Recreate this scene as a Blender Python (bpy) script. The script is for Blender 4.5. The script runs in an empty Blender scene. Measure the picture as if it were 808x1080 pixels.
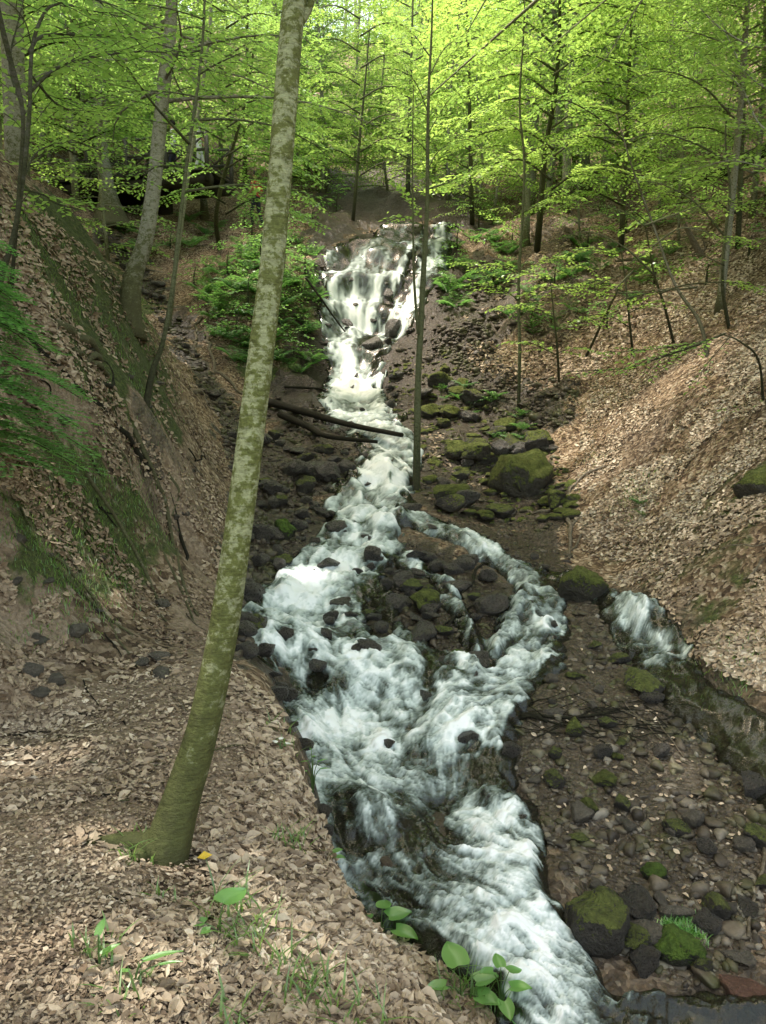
import bpy, math, random
import numpy as np
from mathutils import Vector, Matrix
random.seed(7); RNG = np.random.default_rng(11)
SC = bpy.context.scene; COL = SC.collection
R = math.radians
# ------------------------------------------------------------------ camera model (photo 808x1080)
FPX = 816.0; PITCH = R(-8.0)
cp, sp_ = math.cos(PITCH), math.sin(PITCH)
def ray(px, py):
    r = (np.asarray(px, float)-404)/FPX; u = (540-np.asarray(py, float))/FPX
    d = np.stack([r, cp - u*sp_, sp_ + u*cp], -1)
    return d/d[..., 1:2]                                  # y component = 1
def at(px, py, Y): return ray(px, py)*Y
def mper(Y): return Y/FPX                                 # metres per pixel, about
SUN = np.array([-0.28, 0.14, 0.95]); SUN /= np.linalg.norm(SUN)
# ------------------------------------------------------------------ noise
def _hash(ix, iy, iz, seed):
    h = ix.astype(np.uint32)*np.uint32(374761393) + iy.astype(np.uint32)*np.uint32(668265263) + np.uint32((int(seed)*974634777) & 0xffffffff)
    if iz is not None: h = h + iz.astype(np.uint32)*np.uint32(2246822519)
    h = (h ^ (h >> np.uint32(13)))*np.uint32(1274126177)
    h = (h ^ (h >> np.uint32(16))) & np.uint32(0xffff)
    return h.astype(np.float32)*np.float32(1/65535.)
def vnoise(x, y, z=None, seed=0):
    x = np.asarray(x, np.float64); y = np.asarray(y, np.float64)
    ix, iy = np.floor(x).astype(np.int64), np.floor(y).astype(np.int64); fx, fy = x-ix, y-iy
    fx = fx*fx*fx*(fx*(fx*6-15)+10); fy = fy*fy*fy*(fy*(fy*6-15)+10)
    def layer(iz):
        a = _hash(ix, iy, iz, seed); b = _hash(ix+1, iy, iz, seed); c = _hash(ix, iy+1, iz, seed); d = _hash(ix+1, iy+1, iz, seed)
        p = a+(b-a)*fx; return p+(c+(d-c)*fx-p)*fy
    if z is None: return layer(None)*2-1
    z = np.asarray(z, np.float64); iz = np.floor(z).astype(np.int64); fz = z-iz; fz = fz*fz*(3-2*fz)
    l = layer(iz); return (l+(layer(iz+1)-l)*fz)*2-1
def fbm(x, y, z=None, octv=4, seed=0, gain=.5):
    r = 0; a = 1; t = 0; f = 1.0
    for o in range(octv):
        r = r + a*vnoise(x*f+o*17.3, y*f-o*9.1, None if z is None else z*f, seed+o); t += a; a *= gain; f *= 2.03
    return r/t
def sstep(a, b, x):
    t = np.clip((x-a)/(b-a), 0, 1); return t*t*(3-2*t)
# ------------------------------------------------------------------ terrain control points
FLOOR = [(620,1075,3.0),(600,1060,3.0),(520,960,3.45),(430,935,3.7),(560,900,3.9),(460,800,4.75),(350,790,4.85),
 (350,690,5.95),(350,742,5.5),(300,660,6.8),(450,640,7.2),(450,745,5.5),(440,700,6.05),(570,680,6.5),(330,590,8.6),(430,570,9.2),
 (540,600,8.5),(400,540,10.3),(480,550,10),(420,500,12),(430,460,14),(400,432,16.5),(382,412,18.3),(375,380,19.4),(372,352,20.6),
 (385,345,21.2),(385,318,21.6),(385,290,22.3),(400,268,23.2),(460,245,25),(425,238,28),(420,215,29.5),(400,190,33),
 (390,848,4.12),(420,862,4.1),(340,860,4.1),(400,935,3.75),(450,875,4.3),(380,820,4.55),
 (270,560,9),(270,620,7.5),(300,500,12),(300,460,14),(320,420,17),(262,650,6.9),
 (225,430,14.5),(200,390,17),(170,330,20),(130,270,23),(90,220,26),(60,195,28),(30,150,34),
 (250,385,17.5),(290,400,17.8),(290,300,20),(250,300,20.5),(320,275,22),(300,240,25),(332,360,19.6),(328,300,21.3),(336,262,23.3),
 (220,260,24),(200,200,30),(250,170,36),(150,140,45),(100,60,60),(300,100,60),(450,100,65),(450,180,45),(560,180,38),(600,90,62),
 (480,290,22.5),(468,262,24.4),(500,330,20),(470,345,19.6),(450,375,18.6),(520,250,26),(480,400,17.5),(560,410,16.5),(600,380,16.5),(560,310,21),
 (540,500,12.5),(500,550,10.3),(600,550,10),(590,600,8.7),(620,470,12.5),(560,450,14.2),
 (620,350,17),(700,400,12.3),(650,450,12.3),(700,500,9.8),(660,560,9.3),(640,620,8.2),(700,690,6.4),(760,742,5.4),(808,775,4.9),
 (690,640,6.95),(750,690,5.85),(760,640,6.4),(808,600,6.4),(808,500,7.6),(808,400,10),(808,300,13.5),(760,350,13),(808,200,18),
 (720,250,20),(650,250,24),(600,200,30),(700,150,30),(808,80,32),(700,50,52),
 (600,720,5.7),(560,800,4.75),(700,800,4.8),(620,900,4.02),(750,900,3.95),(650,1000,3.4),(750,1060,3.1),(600,650,7.2),(808,960,3.6)]
FLOOR_W = [(.8,1.5,-2.9),(1.3,0,-3.1),(1.6,-2.5,-3.3),(3,-2.5,-2.9),(3.2,1,-2.5),(5,0,-1.5),(6,3,-.3),(8,5,1.6),(12,8,5),(14,0,5),(16,20,9),
 (26,30,20),(30,5,14),(40,60,36),(0,100,42),(-40,100,44),(40,110,46),(-20,70,32),(60,20,36),(20,80,38),(0,130,46),(-60,130,50),(80,130,55)]
LEFT = [(0,770,None,-1.56),(60,745,None,-1.54),(150,700,None,-1.5),(200,690,None,-1.5),(0,820,None,-1.58),(120,790,None,-1.55),(230,760,None,-1.55),
 (300,800,None,-1.7),(320,862,None,-1.74),(60,1075,None,-1.52),(120,990,None,-1.54),(250,1075,None,-1.66),(510,1080,None,-1.8),(60,880,None,-1.53),(20,930,None,-1.5),(130,885,None,-1.55),
 (165,900,None,-1.62),(300,950,None,-1.68),(400,1040,None,-1.74),(230,702,None,-1.52),(270,735,None,-1.62)]
LEFT_Y = [(0,600,4.3),(0,450,5.0),(0,300,5.8),(0,200,6.6),(100,600,5.1),(100,480,6.0),(100,380,7.2),(70,262,8.2),(150,335,10.5),
 (170,480,7.5),(170,600,5.9),(200,655,5.4),(215,480,10.5),(225,560,8),(180,400,11.5),(120,295,13),(60,218,11),(230,620,6.4),(135,322,14.3),
 (232,500,10.8),(238,470,12.3)]
LEFT_W = [(-6,4,2.6),(-8,8,4.2),(-6,12,3.1),(-10,5,6),(-12,12,7.5),(-15,20,10),(-14,30,13),(-3,-3,-1.3),(-6,-2,.6),(-10,-4,3),(0,-2.5,-1.7),(1,-4,-2),(0.6,0.2,-1.75),(-1,0,-1.55),
 (-30,30,24),(-40,60,36),(-20,0,11),(-50,20,36),(-2.6,1.5,-1.45),(-4,2,.2)]
def _zat(px, py, z):
    d = ray(px, py); return d*(z/d[2])
ctlF = [at(*c) for c in FLOOR] + [np.array(c, float) for c in FLOOR_W]
ctlL = [_zat(c[0], c[1], c[3]) for c in LEFT] + [at(*c) for c in LEFT_Y] + [np.array(c, float) for c in LEFT_W]
ctlF, ctlL = np.array(ctlF), np.array(ctlL)
shared = ctlF[(ctlF[:, 1] > 6.7) & (ctlF[:, 0] < 40)]
leftfar = ctlL[(ctlL[:, 1] > 5.6) | (ctlL[:, 0] < -5)]
setF = np.vstack([ctlF, leftfar]); setL = np.vstack([ctlL, shared])
class RBF:
    def __init__(s, P, lam=.02):
        s.P = P[:, :2]; n = len(P); z = P[:, 2]
        s.c = .10 + .035*np.abs(P[:, 1])
        A = s.phi(P[:, :2]); A = A - lam*np.eye(n)
        Q = np.c_[np.ones(n), P[:, :2]]
        M = np.block([[A, Q], [Q.T, np.zeros((3, 3))]])
        s.w = np.linalg.lstsq(M, np.r_[z, 0, 0, 0], rcond=None)[0]
    def phi(s, X):
        d2 = (X[:, None, 0]-s.P[None, :, 0])**2 + (X[:, None, 1]-s.P[None, :, 1])**2
        return np.sqrt(d2 + s.c[None, :]**2)
    def __call__(s, x, y):
        sh = np.shape(x); X = np.c_[np.ravel(x), np.ravel(y)]; out = np.empty(len(X))
        for i in range(0, len(X), 40000):
            q = X[i:i+40000]; out[i:i+40000] = s.phi(q)@s.w[:-3] + s.w[-3] + q@s.w[-2:]
        return out.reshape(sh)
rF, rL = RBF(setF), RBF(setL)
edge = np.array([_zat(px, py, -1.75)[:2] for px, py in [(510,1080),(430,990),(372,930),(330,880),(322,822),(302,772),(285,737),(252,702)]])
ex = np.r_[[2.2, 1.6, .95], edge[:, 0], [edge[-1, 0]-.12, -1.25, -1.9, -3.0, -4.8, -6, -12]]
ey = np.r_[[-4, -.5, 1.0], edge[:, 1], [edge[-1, 1]+.5, 6.6, 9, 12, 17, 24, 60]]
def edge_x(y): return np.interp(y, ey, ex)
def H0(x, y):
    x = np.asarray(x, float); y = np.asarray(y, float)
    w = np.interp(y, [4.2, 5.2, 6.5, 9], [.16, .3, .9, 1.6])
    wob = .05*vnoise(x*0+3.1, y*2.3, seed=5) + .03*vnoise(y*6., y*0+.5, seed=6)
    s = sstep(-1, 1, (x-edge_x(y)-wob-w*.7)/w)
    return rL(x, y)*(1-s) + rF(x, y)*s
def raycast(px, py, H, y0=1.3, y1=75., n=340):
    px = np.atleast_1d(np.asarray(px, float)); py = np.atleast_1d(np.asarray(py, float))
    d = ray(px, py); ys = np.geomspace(y0, y1, n)
    P = d[:, None, :]*ys[None, :, None]
    below = P[..., 2] < H(P[..., 0], P[..., 1])
    i = np.argmax(below, 1); i = np.where(below.any(1), i, n-1)
    lo, hi = ys[np.maximum(i-1, 0)], ys[i]
    for _ in range(9):
        m = (lo+hi)/2; q = d*m[:, None]; b = q[:, 2] < H(q[:, 0], q[:, 1])
        hi = np.where(b, m, hi); lo = np.where(b, lo, m)
    return d*hi[:, None]
# ------------------------------------------------------------------ water strands (px, py, half width px)
STR = [
 [(430,240,18),(408,262,32),(388,285,44),(385,315,44),(375,345,36),(370,372,26),(373,400,28),(372,425,32),(380,442,40),(404,456,26),(420,475,26),(408,500,32),(392,522,42),(385,545,42),
  (378,570,44),(352,600,50),(335,630,54),(325,660,64),(345,700,82),(360,740,80),(385,780,80),(405,830,90),(430,880,100),(480,930,92),(530,980,82),(575,1030,75),(620,1090,80),(690,1200,100)],
 [(474,236,6),(464,262,11),(448,288,22),(434,320,15),(424,345,14),(404,362,12),(385,385,12)],
 [(438,545,22),(485,566,20),(530,590,17),(562,612,22),(572,640,21),(575,670,22),(555,700,32),(520,730,44),(485,765,60),(480,810,66),(500,860,60),(530,910,50)],
 [(420,690,40),(465,712,52),(460,760,60)],
 [(560,604,14),(600,612,13),(640,630,15),(670,655,19),(690,690,24),(710,716,27),(742,742,27),(778,770,29),(812,802,32),(870,860,38)],
 [(640,1090,45),(700,1072,30),(760,1070,26),(840,1066,30)],
 [(425,585,8),(462,612,8),(492,650,8),(505,700,14)],
 [(388,612,8),(415,650,9),(440,690,18)],
 [(560,612,7),(545,650,8),(520,690,12)],
 [(372,455,5),(386,480,6),(372,508,8)],
]
segs = []
for si, st in enumerate(STR):
    a = np.array(st, float); P = raycast(a[:, 0], a[:, 1], H0)
    hw = a[:, 2]*P[:, 1]/FPX
    for k in range(len(st)-1):
        segs.append((P[k, 0], P[k, 1], P[k+1, 0], P[k+1, 1], hw[k], hw[k+1], si))
segs = np.array(segs)
def water_sd(x, y, flow=False):
    """signed distance to the water edge in metres (negative inside), optional flow direction"""
    sh = np.shape(x); X = np.ravel(x); Y = np.ravel(y)
    best = np.full(len(X), 1e9); vx = np.zeros(len(X)); vy = np.zeros(len(X)); ws = np.full(len(X), 1e-9)
    for ax, ay, bx, by, ha, hb, si in segs:
        dx, dy = bx-ax, by-ay; L2 = dx*dx+dy*dy
        t = np.clip(((X-ax)*dx+(Y-ay)*dy)/L2, 0, 1)
        h = ha+(hb-ha)*t; d = np.hypot(X-ax-dx*t, Y-ay-dy*t)
        best = np.minimum(best, d-h)
        if flow:
            w = np.exp(-(d/h)**2*1.6); L = math.sqrt(L2); vx += w*dx/L; vy += w*dy/L; ws += w
    best = best + np.clip(Y*.1, .45, 2.)*(.17*fbm(X*2.6, Y*2.6, seed=51, octv=4, gain=.6)+.07*vnoise(X*11, Y*11, seed=52))
    if flow: return best.reshape(sh), (vx/ws).reshape(sh), (vy/ws).reshape(sh)
    return best.reshape(sh)
def terrace(x, y, z, sd):
    """rock ledges across the stream: flat treads and steep risers"""
    h = np.interp(y, [0, 9, 18, 19.5], [.30, .34, .45, 1.05]); k = sstep(.5, -.05, sd)*sstep(3.6, 4.6, y)*.62
    return z + k*h/6.283*1.25*np.sin(6.283*(z+.42*h*fbm(x*1.3, y*1.3, seed=71, octv=3))/h)
# ------------------------------------------------------------------ plan regions from outlines in the photo
def plan_poly(pts):
    a = np.array(pts, float); return raycast(a[:, 0], a[:, 1], H0)[:, :2]
def inside(poly, x, y):
    sh = np.shape(x); X = np.ravel(x); Y = np.ravel(y); c = np.zeros(len(X), bool); n = len(poly)
    for i in range(n):
        x0, y0 = poly[i]; x1, y1 = poly[i-1]
        if y0 == y1: continue
        c ^= ((y0 > Y) != (y1 > Y)) & (X < (x1-x0)*(Y-y0)/(y1-y0)+x0)
    return c.reshape(sh)
REG = {
 'left_cobbles': [(332,425),(268,470),(246,520),(246,600),(250,690),(262,700),(285,640),(320,575),(350,520),(385,480),(375,448)],
 'island': [(425,572),(385,610),(372,670),(400,690),(480,705),(545,700),(552,650),(530,612),(480,582)],
 'gravel_bar': [(590,628),(640,640),(690,715),(740,765),(806,830),(806,1005),(720,1045),(650,1005),(600,930),(560,850),(530,785),(560,720),(600,680)],
 'moss_bank': [(438,375),(470,372),(500,420),(560,440),(612,520),(600,548),(520,552),(470,545),(436,515),(425,465),(405,435),(412,385)],
 'gully': [(95,222),(140,255),(178,320),(225,400),(262,440),(300,410),(262,470),(244,500),(228,440),(185,365),(150,310),(110,265)],
 'fall_face': [(318,455),(336,430),(330,380),(328,300),(345,262),(400,240),(480,232),(486,262),(470,300),(470,345),(440,380),(420,440)],
 'cliff_right': [(462,300),(478,283),(505,262),(545,290),(552,330),(520,372),(500,400),(462,372)],
 'cliff_left': [(300,330),(330,330),(337,420),(318,455),(290,440),(285,395),(310,385)],
 'bank_top': [(318,252),(330,205),(400,182),(500,192),(512,235),(480,238),(420,232),(345,262)],
 'dark_hollow': [(548,250),(600,238),(640,262),(610,345),(560,372),(535,345)],
 'damp': [(430,548),(480,550),(600,546),(606,600),(560,606),(520,585),(480,570)],
 'scree': [(470,345),(500,330),(525,350),(500,385),(560,400),(612,400),(600,450),(560,450),(500,425),(470,375),(440,385)],
}
REGP = {k: plan_poly(v) for k, v in REG.items()}
HOLLOWS = [(raycast(a, b, H0)[0], h, r) for a, b, h, r in [(168,520,-.30,.42),(188,545,-.2,.3),(140,445,.22,.55),(90,400,.15,.5),(165,480,.12,.3),(120,560,-.15,.35)]]
def Hdet(x, y):
    """full terrain height with relief"""
    x = np.asarray(x, float); y = np.asarray(y, float)
    z = H0(x, y); sd = water_sd(x, y)
    out = sstep(.05, .8, sd)
    amp = np.clip(.018*np.abs(y)-.03, .03, .55)*out
    z = z + amp*(fbm(x*.42, y*.42, seed=3, octv=3)*1.1)
    z = z + sstep(1.5, 4, x)*sstep(11, 16, y)*out*(.45*fbm(x*.5+3, y*.35, seed=44, octv=3)-.35*np.maximum(0, fbm(x*.35, y*.8, seed=45, octv=2)))
    amp2 = np.clip(.006*np.abs(y)+.012, .02, .13)*(.35+.65*out)
    z = z + amp2*fbm(x*1.9, y*1.9, seed=9, octv=4, gain=.6)
    z = z + .022*out*fbm(x*9, y*9, seed=23, octv=2)
    rock = np.zeros_like(z)
    for k in ('left_cobbles', 'island', 'moss_bank', 'gully', 'fall_face', 'scree', 'cliff_right', 'cliff_left', 'bank_top', 'dark_hollow'):
        rock = np.maximum(rock, inside(REGP[k], x, y)*1.0)
    a = np.clip(.012*y, .03, .26)
    rid = 1-np.abs(fbm(x*1.7, y*1.7, seed=31, octv=3))*2
    z = z + rock*a*(rid-.5)*.55*(.4+.6*out)
    # gullied left bank: ribs running down the face
    cl = np.zeros_like(z)
    for k in ('cliff_right', 'bank_top', 'dark_hollow', 'cliff_left', 'scree'): cl = np.maximum(cl, inside(REGP[k], x, y)*1.)
    z = z + cl*.5*np.abs(fbm(x*.9, y*.9, seed=33, octv=4, gain=.6))
    lb = sstep(-.6, -1.6, x-edge_x(y))*sstep(2, 4, y)*sstep(14, 9, y)
    z = z + lb*.19*fbm(x*.6+y*.5, (y*1.0-x*.25)*3.0, seed=41, octv=3)
    for (c, a, r1) in HOLLOWS: z = z + a*np.exp(-(((x-c[0])**2+(y-c[1])**2)/r1**2)**1.5)
    z = terrace(x, y, z, sd)
    return z - .13*sstep(.10, -.12, sd)
class Lookup:
    """heights of the finished ground on a fan-shaped lattice, read back bilinearly"""
    def __init__(s, y0, lo, hi, r, umin, umax, du):
        s.y0, s.lo, s.r, s.umin, s.du = y0, lo, r, umin, du
        s.yp = np.exp(np.arange(math.log(lo), math.log(hi), r)); s.u = np.arange(umin, umax, du)
        Y, U = np.meshgrid(s.yp, s.u, indexing='ij'); s.X = U*Y; s.Y = Y+y0
        s.Z = Hdet(s.X, s.Y)
    def __call__(s, x, y):
        yy = np.maximum(np.asarray(y, float)-s.y0, s.lo); f = np.log(yy/s.lo)/s.r; g = (np.asarray(x, float)/yy-s.umin)/s.du
        n, m = s.Z.shape; f = np.clip(f, 0, n-1.001); g = np.clip(g, 0, m-1.001); i = f.astype(int); j = g.astype(int); f = f-i; g = g-j
        Z = s.Z; return (Z[i, j]*(1-g)+Z[i, j+1]*g)*(1-f)+(Z[i+1, j]*(1-g)+Z[i+1, j+1]*g)*f
GR = Lookup(-5.0, .8, 150, .0062, -1.7, 1.7, .0066)
Hq = GR
def hit(px, py): return raycast(px, py, Hq, n=500)
# ------------------------------------------------------------------ mesh helpers
def mesh_np(name, V, T=None, Q=None, attrs=None, smooth=True):
    me = bpy.data.meshes.new(name)
    T = np.zeros((0, 3), int) if T is None else np.asarray(T, int).reshape(-1, 3)
    Q = np.zeros((0, 4), int) if Q is None else np.asarray(Q, int).reshape(-1, 4)
    V = np.asarray(V, np.float32)
    me.vertices.add(len(V)); me.vertices.foreach_set('co', V.ravel())
    idx = np.r_[T.ravel(), Q.ravel()].astype(np.int32); n = len(T)+len(Q)
    st = np.r_[np.arange(len(T))*3, len(T)*3+np.arange(len(Q))*4].astype(np.int32)
    me.loops.add(len(idx)); me.loops.foreach_set('vertex_index', idx)
    me.polygons.add(n); me.polygons.foreach_set('loop_start', st)
    me.polygons.foreach_set('use_smooth', np.full(n, smooth))
    me.update(calc_edges=True)
    for k, a in (attrs or {}).items():
        a = np.asarray(a, np.float32)
        if a.ndim == 1:
            at_ = me.attributes.new(k, 'FLOAT', 'POINT'); at_.data.foreach_set('value', a)
        else:
            if a.shape[1] == 3: a = np.c_[a, np.ones(len(a), np.float32)]
            at_ = me.attributes.new(k, 'FLOAT_COLOR', 'POINT'); at_.data.foreach_set('color', a.ravel())
    return me
class MB:
    def __init__(s): s.V = []; s.T = []; s.Q = []; s.A = []; s.n = 0
    def add(s, V, T=None, Q=None, A=None):
        V = np.asarray(V, float)
        if T is not None and len(T): s.T.append(np.asarray(T, int)+s.n)
        if Q is not None and len(Q): s.Q.append(np.asarray(Q, int)+s.n)
        s.V.append(V); s.A.append(np.zeros(len(V)) if A is None else np.broadcast_to(A, (len(V),))); s.n += len(V); return s
    def mesh(s, name, origin=(0, 0, 0), smooth=True):
        V = np.vstack(s.V) - np.asarray(origin)
        return mesh_np(name, V, np.vstack(s.T) if s.T else None, np.vstack(s.Q) if s.Q else None, {'tint': np.concatenate(s.A)}, smooth)
def obj(name, me, mat=None, parent=None, loc=None):
    o = bpy.data.objects.new(name, me); COL.objects.link(o)
    if mat is not None and len(me.materials) == 0: me.materials.append(mat)
    if parent is not None: o.parent = parent
    if loc is not None: o.location = tuple(float(v) for v in loc)
    return o
def tag(o, label=None, cat=None, group=None, kind=None):
    if label: o['label'] = label
    if cat: o['category'] = cat
    if group: o['group'] = group
    if kind: o['kind'] = kind
    return o
def thing(name, label, cat, loc=(0, 0, 0), group=None):
    o = bpy.data.objects.new(name, None); COL.objects.link(o); o.location = tuple(float(v) for v in loc)
    return tag(o, label, cat, group)
def dup(root, loc, rotz=0., scale=1., label=None, group=None, tilt=(0, 0)):
    r = root.copy(); COL.objects.link(r); r.location = tuple(float(v) for v in loc)
    r.rotation_euler = (tilt[0], tilt[1], rotz); r.scale = (scale,)*3 if np.isscalar(scale) else scale
    if label: r['label'] = label
    if group: r['group'] = group
    for ch in root.children:
        c = ch.copy(); COL.objects.link(c); c.parent = r
    return r
def tube(P, rad, n=8, rough=0., seed=0, cap=True):
    P = np.asarray(P, float); rad = np.asarray(rad, float)*np.ones(len(P)); K = len(P)
    T = np.gradient(P, axis=0); T /= np.linalg.norm(T, axis=1)[:, None]+1e-9
    up = np.array([1., 0, 0]) if abs(T[0][0]) < .8 else np.array([0, 1., 0])
    U = np.empty_like(P); u = np.cross(T[0], up); u /= np.linalg.norm(u)
    for i in range(K):
        u = u - T[i]*np.dot(u, T[i]); u /= np.linalg.norm(u)+1e-9; U[i] = u
    Wv = np.cross(T, U); an = np.linspace(0, 2*np.pi, n, endpoint=False)
    rr = rad[:, None]*np.ones((K, n))
    if rough:
        s = np.cumsum(np.r_[0, np.linalg.norm(np.diff(P, axis=0), axis=1)])[:, None]
        rr = rr*(1+rough*fbm(np.cos(an)[None]*1.4+s*1.5/max(rad[0]*14, .3), np.sin(an)[None]*1.4+s*0, seed=seed, octv=3))
    V = P[:, None]+rr[..., None]*(np.cos(an)[None, :, None]*U[:, None]+np.sin(an)[None, :, None]*Wv[:, None])
    i, j = np.meshgrid(np.arange(K-1), np.arange(n), indexing='ij'); j2 = (j+1) % n
    Q = np.stack([i*n+j, i*n+j2, (i+1)*n+j2, (i+1)*n+j], -1).reshape(-1, 4)
    V = V.reshape(-1, 3); Tt = []
    if cap:
        V = np.vstack([V, P[0], P[-1]]); a = len(V)-2
        Tt = [(a, (q+1) % n, q) for q in range(n)] + [(a+1, (K-1)*n+q, (K-1)*n+(q+1) % n) for q in range(n)]
    return V, Tt, Q
def curve(P, n=24):
    """Catmull-Rom through control points"""
    P = np.asarray(P, float)
    if len(P) < 3:
        t = np.linspace(0, 1, n)[:, None]; return P[0]*(1-t)+P[-1]*t
    Q = np.vstack([2*P[0]-P[1], P, 2*P[-1]-P[-2]]); out = []
    m = max(2, n//(len(P)-1))
    for i in range(1, len(Q)-2):
        for t in np.linspace(0, 1, m, endpoint=False):
            a, b, c, d = Q[i-1:i+3]
            out.append(.5*((2*b)+(-a+c)*t+(2*a-5*b+4*c-d)*t*t+(-a+3*b-3*c+d)*t**3))
    out.append(P[-1]); return np.array(out)
def leaves(P, D, N, s, wid=.34, fold=.12):
    """folded rhombus leaves: base P, direction D, normal N, length s"""
    P, D, N = (np.asarray(a, float).reshape(-1, 3) for a in (P, D, N)); s = np.broadcast_to(np.asarray(s, float), (len(P),))[:, None]
    D = D/(np.linalg.norm(D, axis=1)[:, None]+1e-9); S = np.cross(D, N); S /= np.linalg.norm(S, axis=1)[:, None]+1e-9; N = np.cross(S, D)
    V = np.stack([P, P+D*s*.48+S*s*wid+N*s*fold, P+D*s, P+D*s*.48-S*s*wid+N*s*fold], 1).reshape(-1, 3)
    b = np.arange(len(P))*4
    T = np.concatenate([np.stack([b, b+2, b+1], 1), np.stack([b, b+3, b+2], 1)])
    return V, T
# ------------------------------------------------------------------ materials
def mat(name, build):
    m = bpy.data.materials.new(name); m.use_nodes = True; nt = m.node_tree; nt.nodes.clear()
    out = nt.nodes.new('ShaderNodeOutputMaterial')
    class G:
        def n(s, t, **kw):
            nd = nt.nodes.new('ShaderNode'+t)
            for k, v in kw.items():
                if hasattr(nd, k) and k not in nd.inputs: setattr(nd, k, v)
            for k, v in kw.items():
                if k in nd.inputs: s.put(nd.inputs[k], v)
            return nd
        def put(s, sock, v):
            if isinstance(v, bpy.types.NodeSocket): nt.links.new(v, sock)
            elif isinstance(v, bpy.types.Node): nt.links.new(v.outputs[0], sock)
            else:
                if hasattr(sock.default_value, '__len__') and len(sock.default_value) == 4 and len(v) == 3: v = (*v, 1)
                sock.default_value = v
        def pos(s): return s.n('NewGeometry').outputs['Position']
        def objco(s): return s.n('TexCoord').outputs['Object']
        def noise(s, scale, detail=4, vec=None, rough=.55, dist=0.):
            nd = s.n('TexNoise'); nd.inputs['Scale'].default_value = scale; nd.inputs['Detail'].default_value = detail
            nd.inputs['Roughness'].default_value = rough; nd.inputs['Distortion'].default_value = dist
            nt.links.new(vec if vec is not None else s.pos(), nd.inputs['Vector']); return nd.outputs['Fac']
        def scale(s, vec, sc):
            nd = s.n('VectorMath', operation='MULTIPLY'); s.put(nd.inputs[0], vec); nd.inputs[1].default_value = sc; return nd.outputs[0]
        def ramp(s, fac, stops, interp='LINEAR'):
            nd = s.n('ValToRGB'); s.put(nd.inputs[0], fac); cr = nd.color_ramp; cr.interpolation = interp
            while len(cr.elements) < len(stops): cr.elements.new(.5)
            for e, (p, c) in zip(cr.elements, stops):
                e.position = p; e.color = (*c, 1) if hasattr(c, '__len__') else (c, c, c, 1)
            return nd.outputs[0]
        def mix(s, f, a, b, t='MIX'):
            nd = s.n('Mix', data_type='RGBA', blend_type=t); s.put(nd.inputs[0], f); s.put(nd.inputs[6], a); s.put(nd.inputs[7], b); return nd.outputs[2]
        def math(s, op, a, b=0., c=None):
            nd = s.n('Math', operation=op); s.put(nd.inputs[0], a); s.put(nd.inputs[1], b)
            if c is not None: s.put(nd.inputs[2], c)
            return nd.outputs[0]
        def attr(s, name):
            nd = s.n('Attribute'); nd.attribute_name = name; return nd
        def bump(s, h, st=.5, dist=.02):
            nd = s.n('Bump'); nd.inputs['Strength'].default_value = st; nd.inputs['Distance'].default_value = dist; s.put(nd.inputs['Height'], h); return nd.outputs[0]
        def out(s, sh): nt.links.new(sh if isinstance(sh, bpy.types.NodeSocket) else sh.outputs[0], out.inputs[0])
        def pbr(s, col, rough=.8, normal=None, spec=.3):
            p = s.n('BsdfPrincipled'); s.put(p.inputs['Base Color'], col); s.put(p.inputs['Roughness'], rough)
            s.put(p.inputs['Specular IOR Level'], spec)
            if normal is not None: s.put(p.inputs['Normal'], normal)
            return p
    build(G()); return m
M = {}
def b_leaf(c0, c1, tr, gloss=.06):
    def f(g):
        t = g.math('ADD', g.attr('tint').outputs['Fac'], .1); rnd = g.n('ObjectInfo').outputs['Random']
        c = g.mix(t, c0, c1); c = g.mix(g.math('MULTIPLY', rnd, .38), c, (c0[0]*.55, c0[1]*.8, c0[2]*1.1))
        d = g.n('BsdfDiffuse'); g.put(d.inputs[0], c)
        tl = g.n('BsdfTranslucent'); g.put(tl.inputs[0], g.mix(1.0, c, tr, 'MULTIPLY'))
        m = g.n('MixShader'); m.inputs[0].default_value = .5; g.put(m.inputs[1], d.outputs[0]); g.put(m.inputs[2], tl.outputs[0])
        gl = g.n('BsdfGlossy'); gl.inputs['Roughness'].default_value = .35; gl.inputs[0].default_value = (.9, 1, .9, 1)
        m2 = g.n('MixShader'); m2.inputs[0].default_value = gloss; g.put(m2.inputs[1], m.outputs[0]); g.put(m2.inputs[2], gl.outputs[0])
        g.out(m2)
    return f
M['leaf'] = mat('beech_leaf', b_leaf((.12, .21, .05), (.23, .335, .09), (2.7, 2.65, 2.0)))
M['leaf_mid'] = mat('shrub_leaf', b_leaf((.09, .18, .045), (.17, .30, .08), (2.2, 2.3, 1.8), .05))
M['leaf_dark'] = mat('understory_leaf', b_leaf((.05, .13, .03), (.09, .19, .05), (2.2, 2.4, 1.8), .05))
M['fern'] = mat('fern_leaf', b_leaf((.08, .17, .05), (.15, .28, .08), (1.9, 2.0, 1.5), .05))
M['fir'] = mat('fir_needles', b_leaf((.10, .21, .055), (.18, .33, .09), (1.4, 1.6, 1.3), .03))
M['grass'] = mat('grass_blade', b_leaf((.10, .17, .05), (.22, .34, .09), (2, 2, 1.5), .05))
M['herb'] = mat('herb_leaf', b_leaf((.14, .30, .07), (.22, .42, .11), (1.8, 1.9, 1.4), .08))
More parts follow.
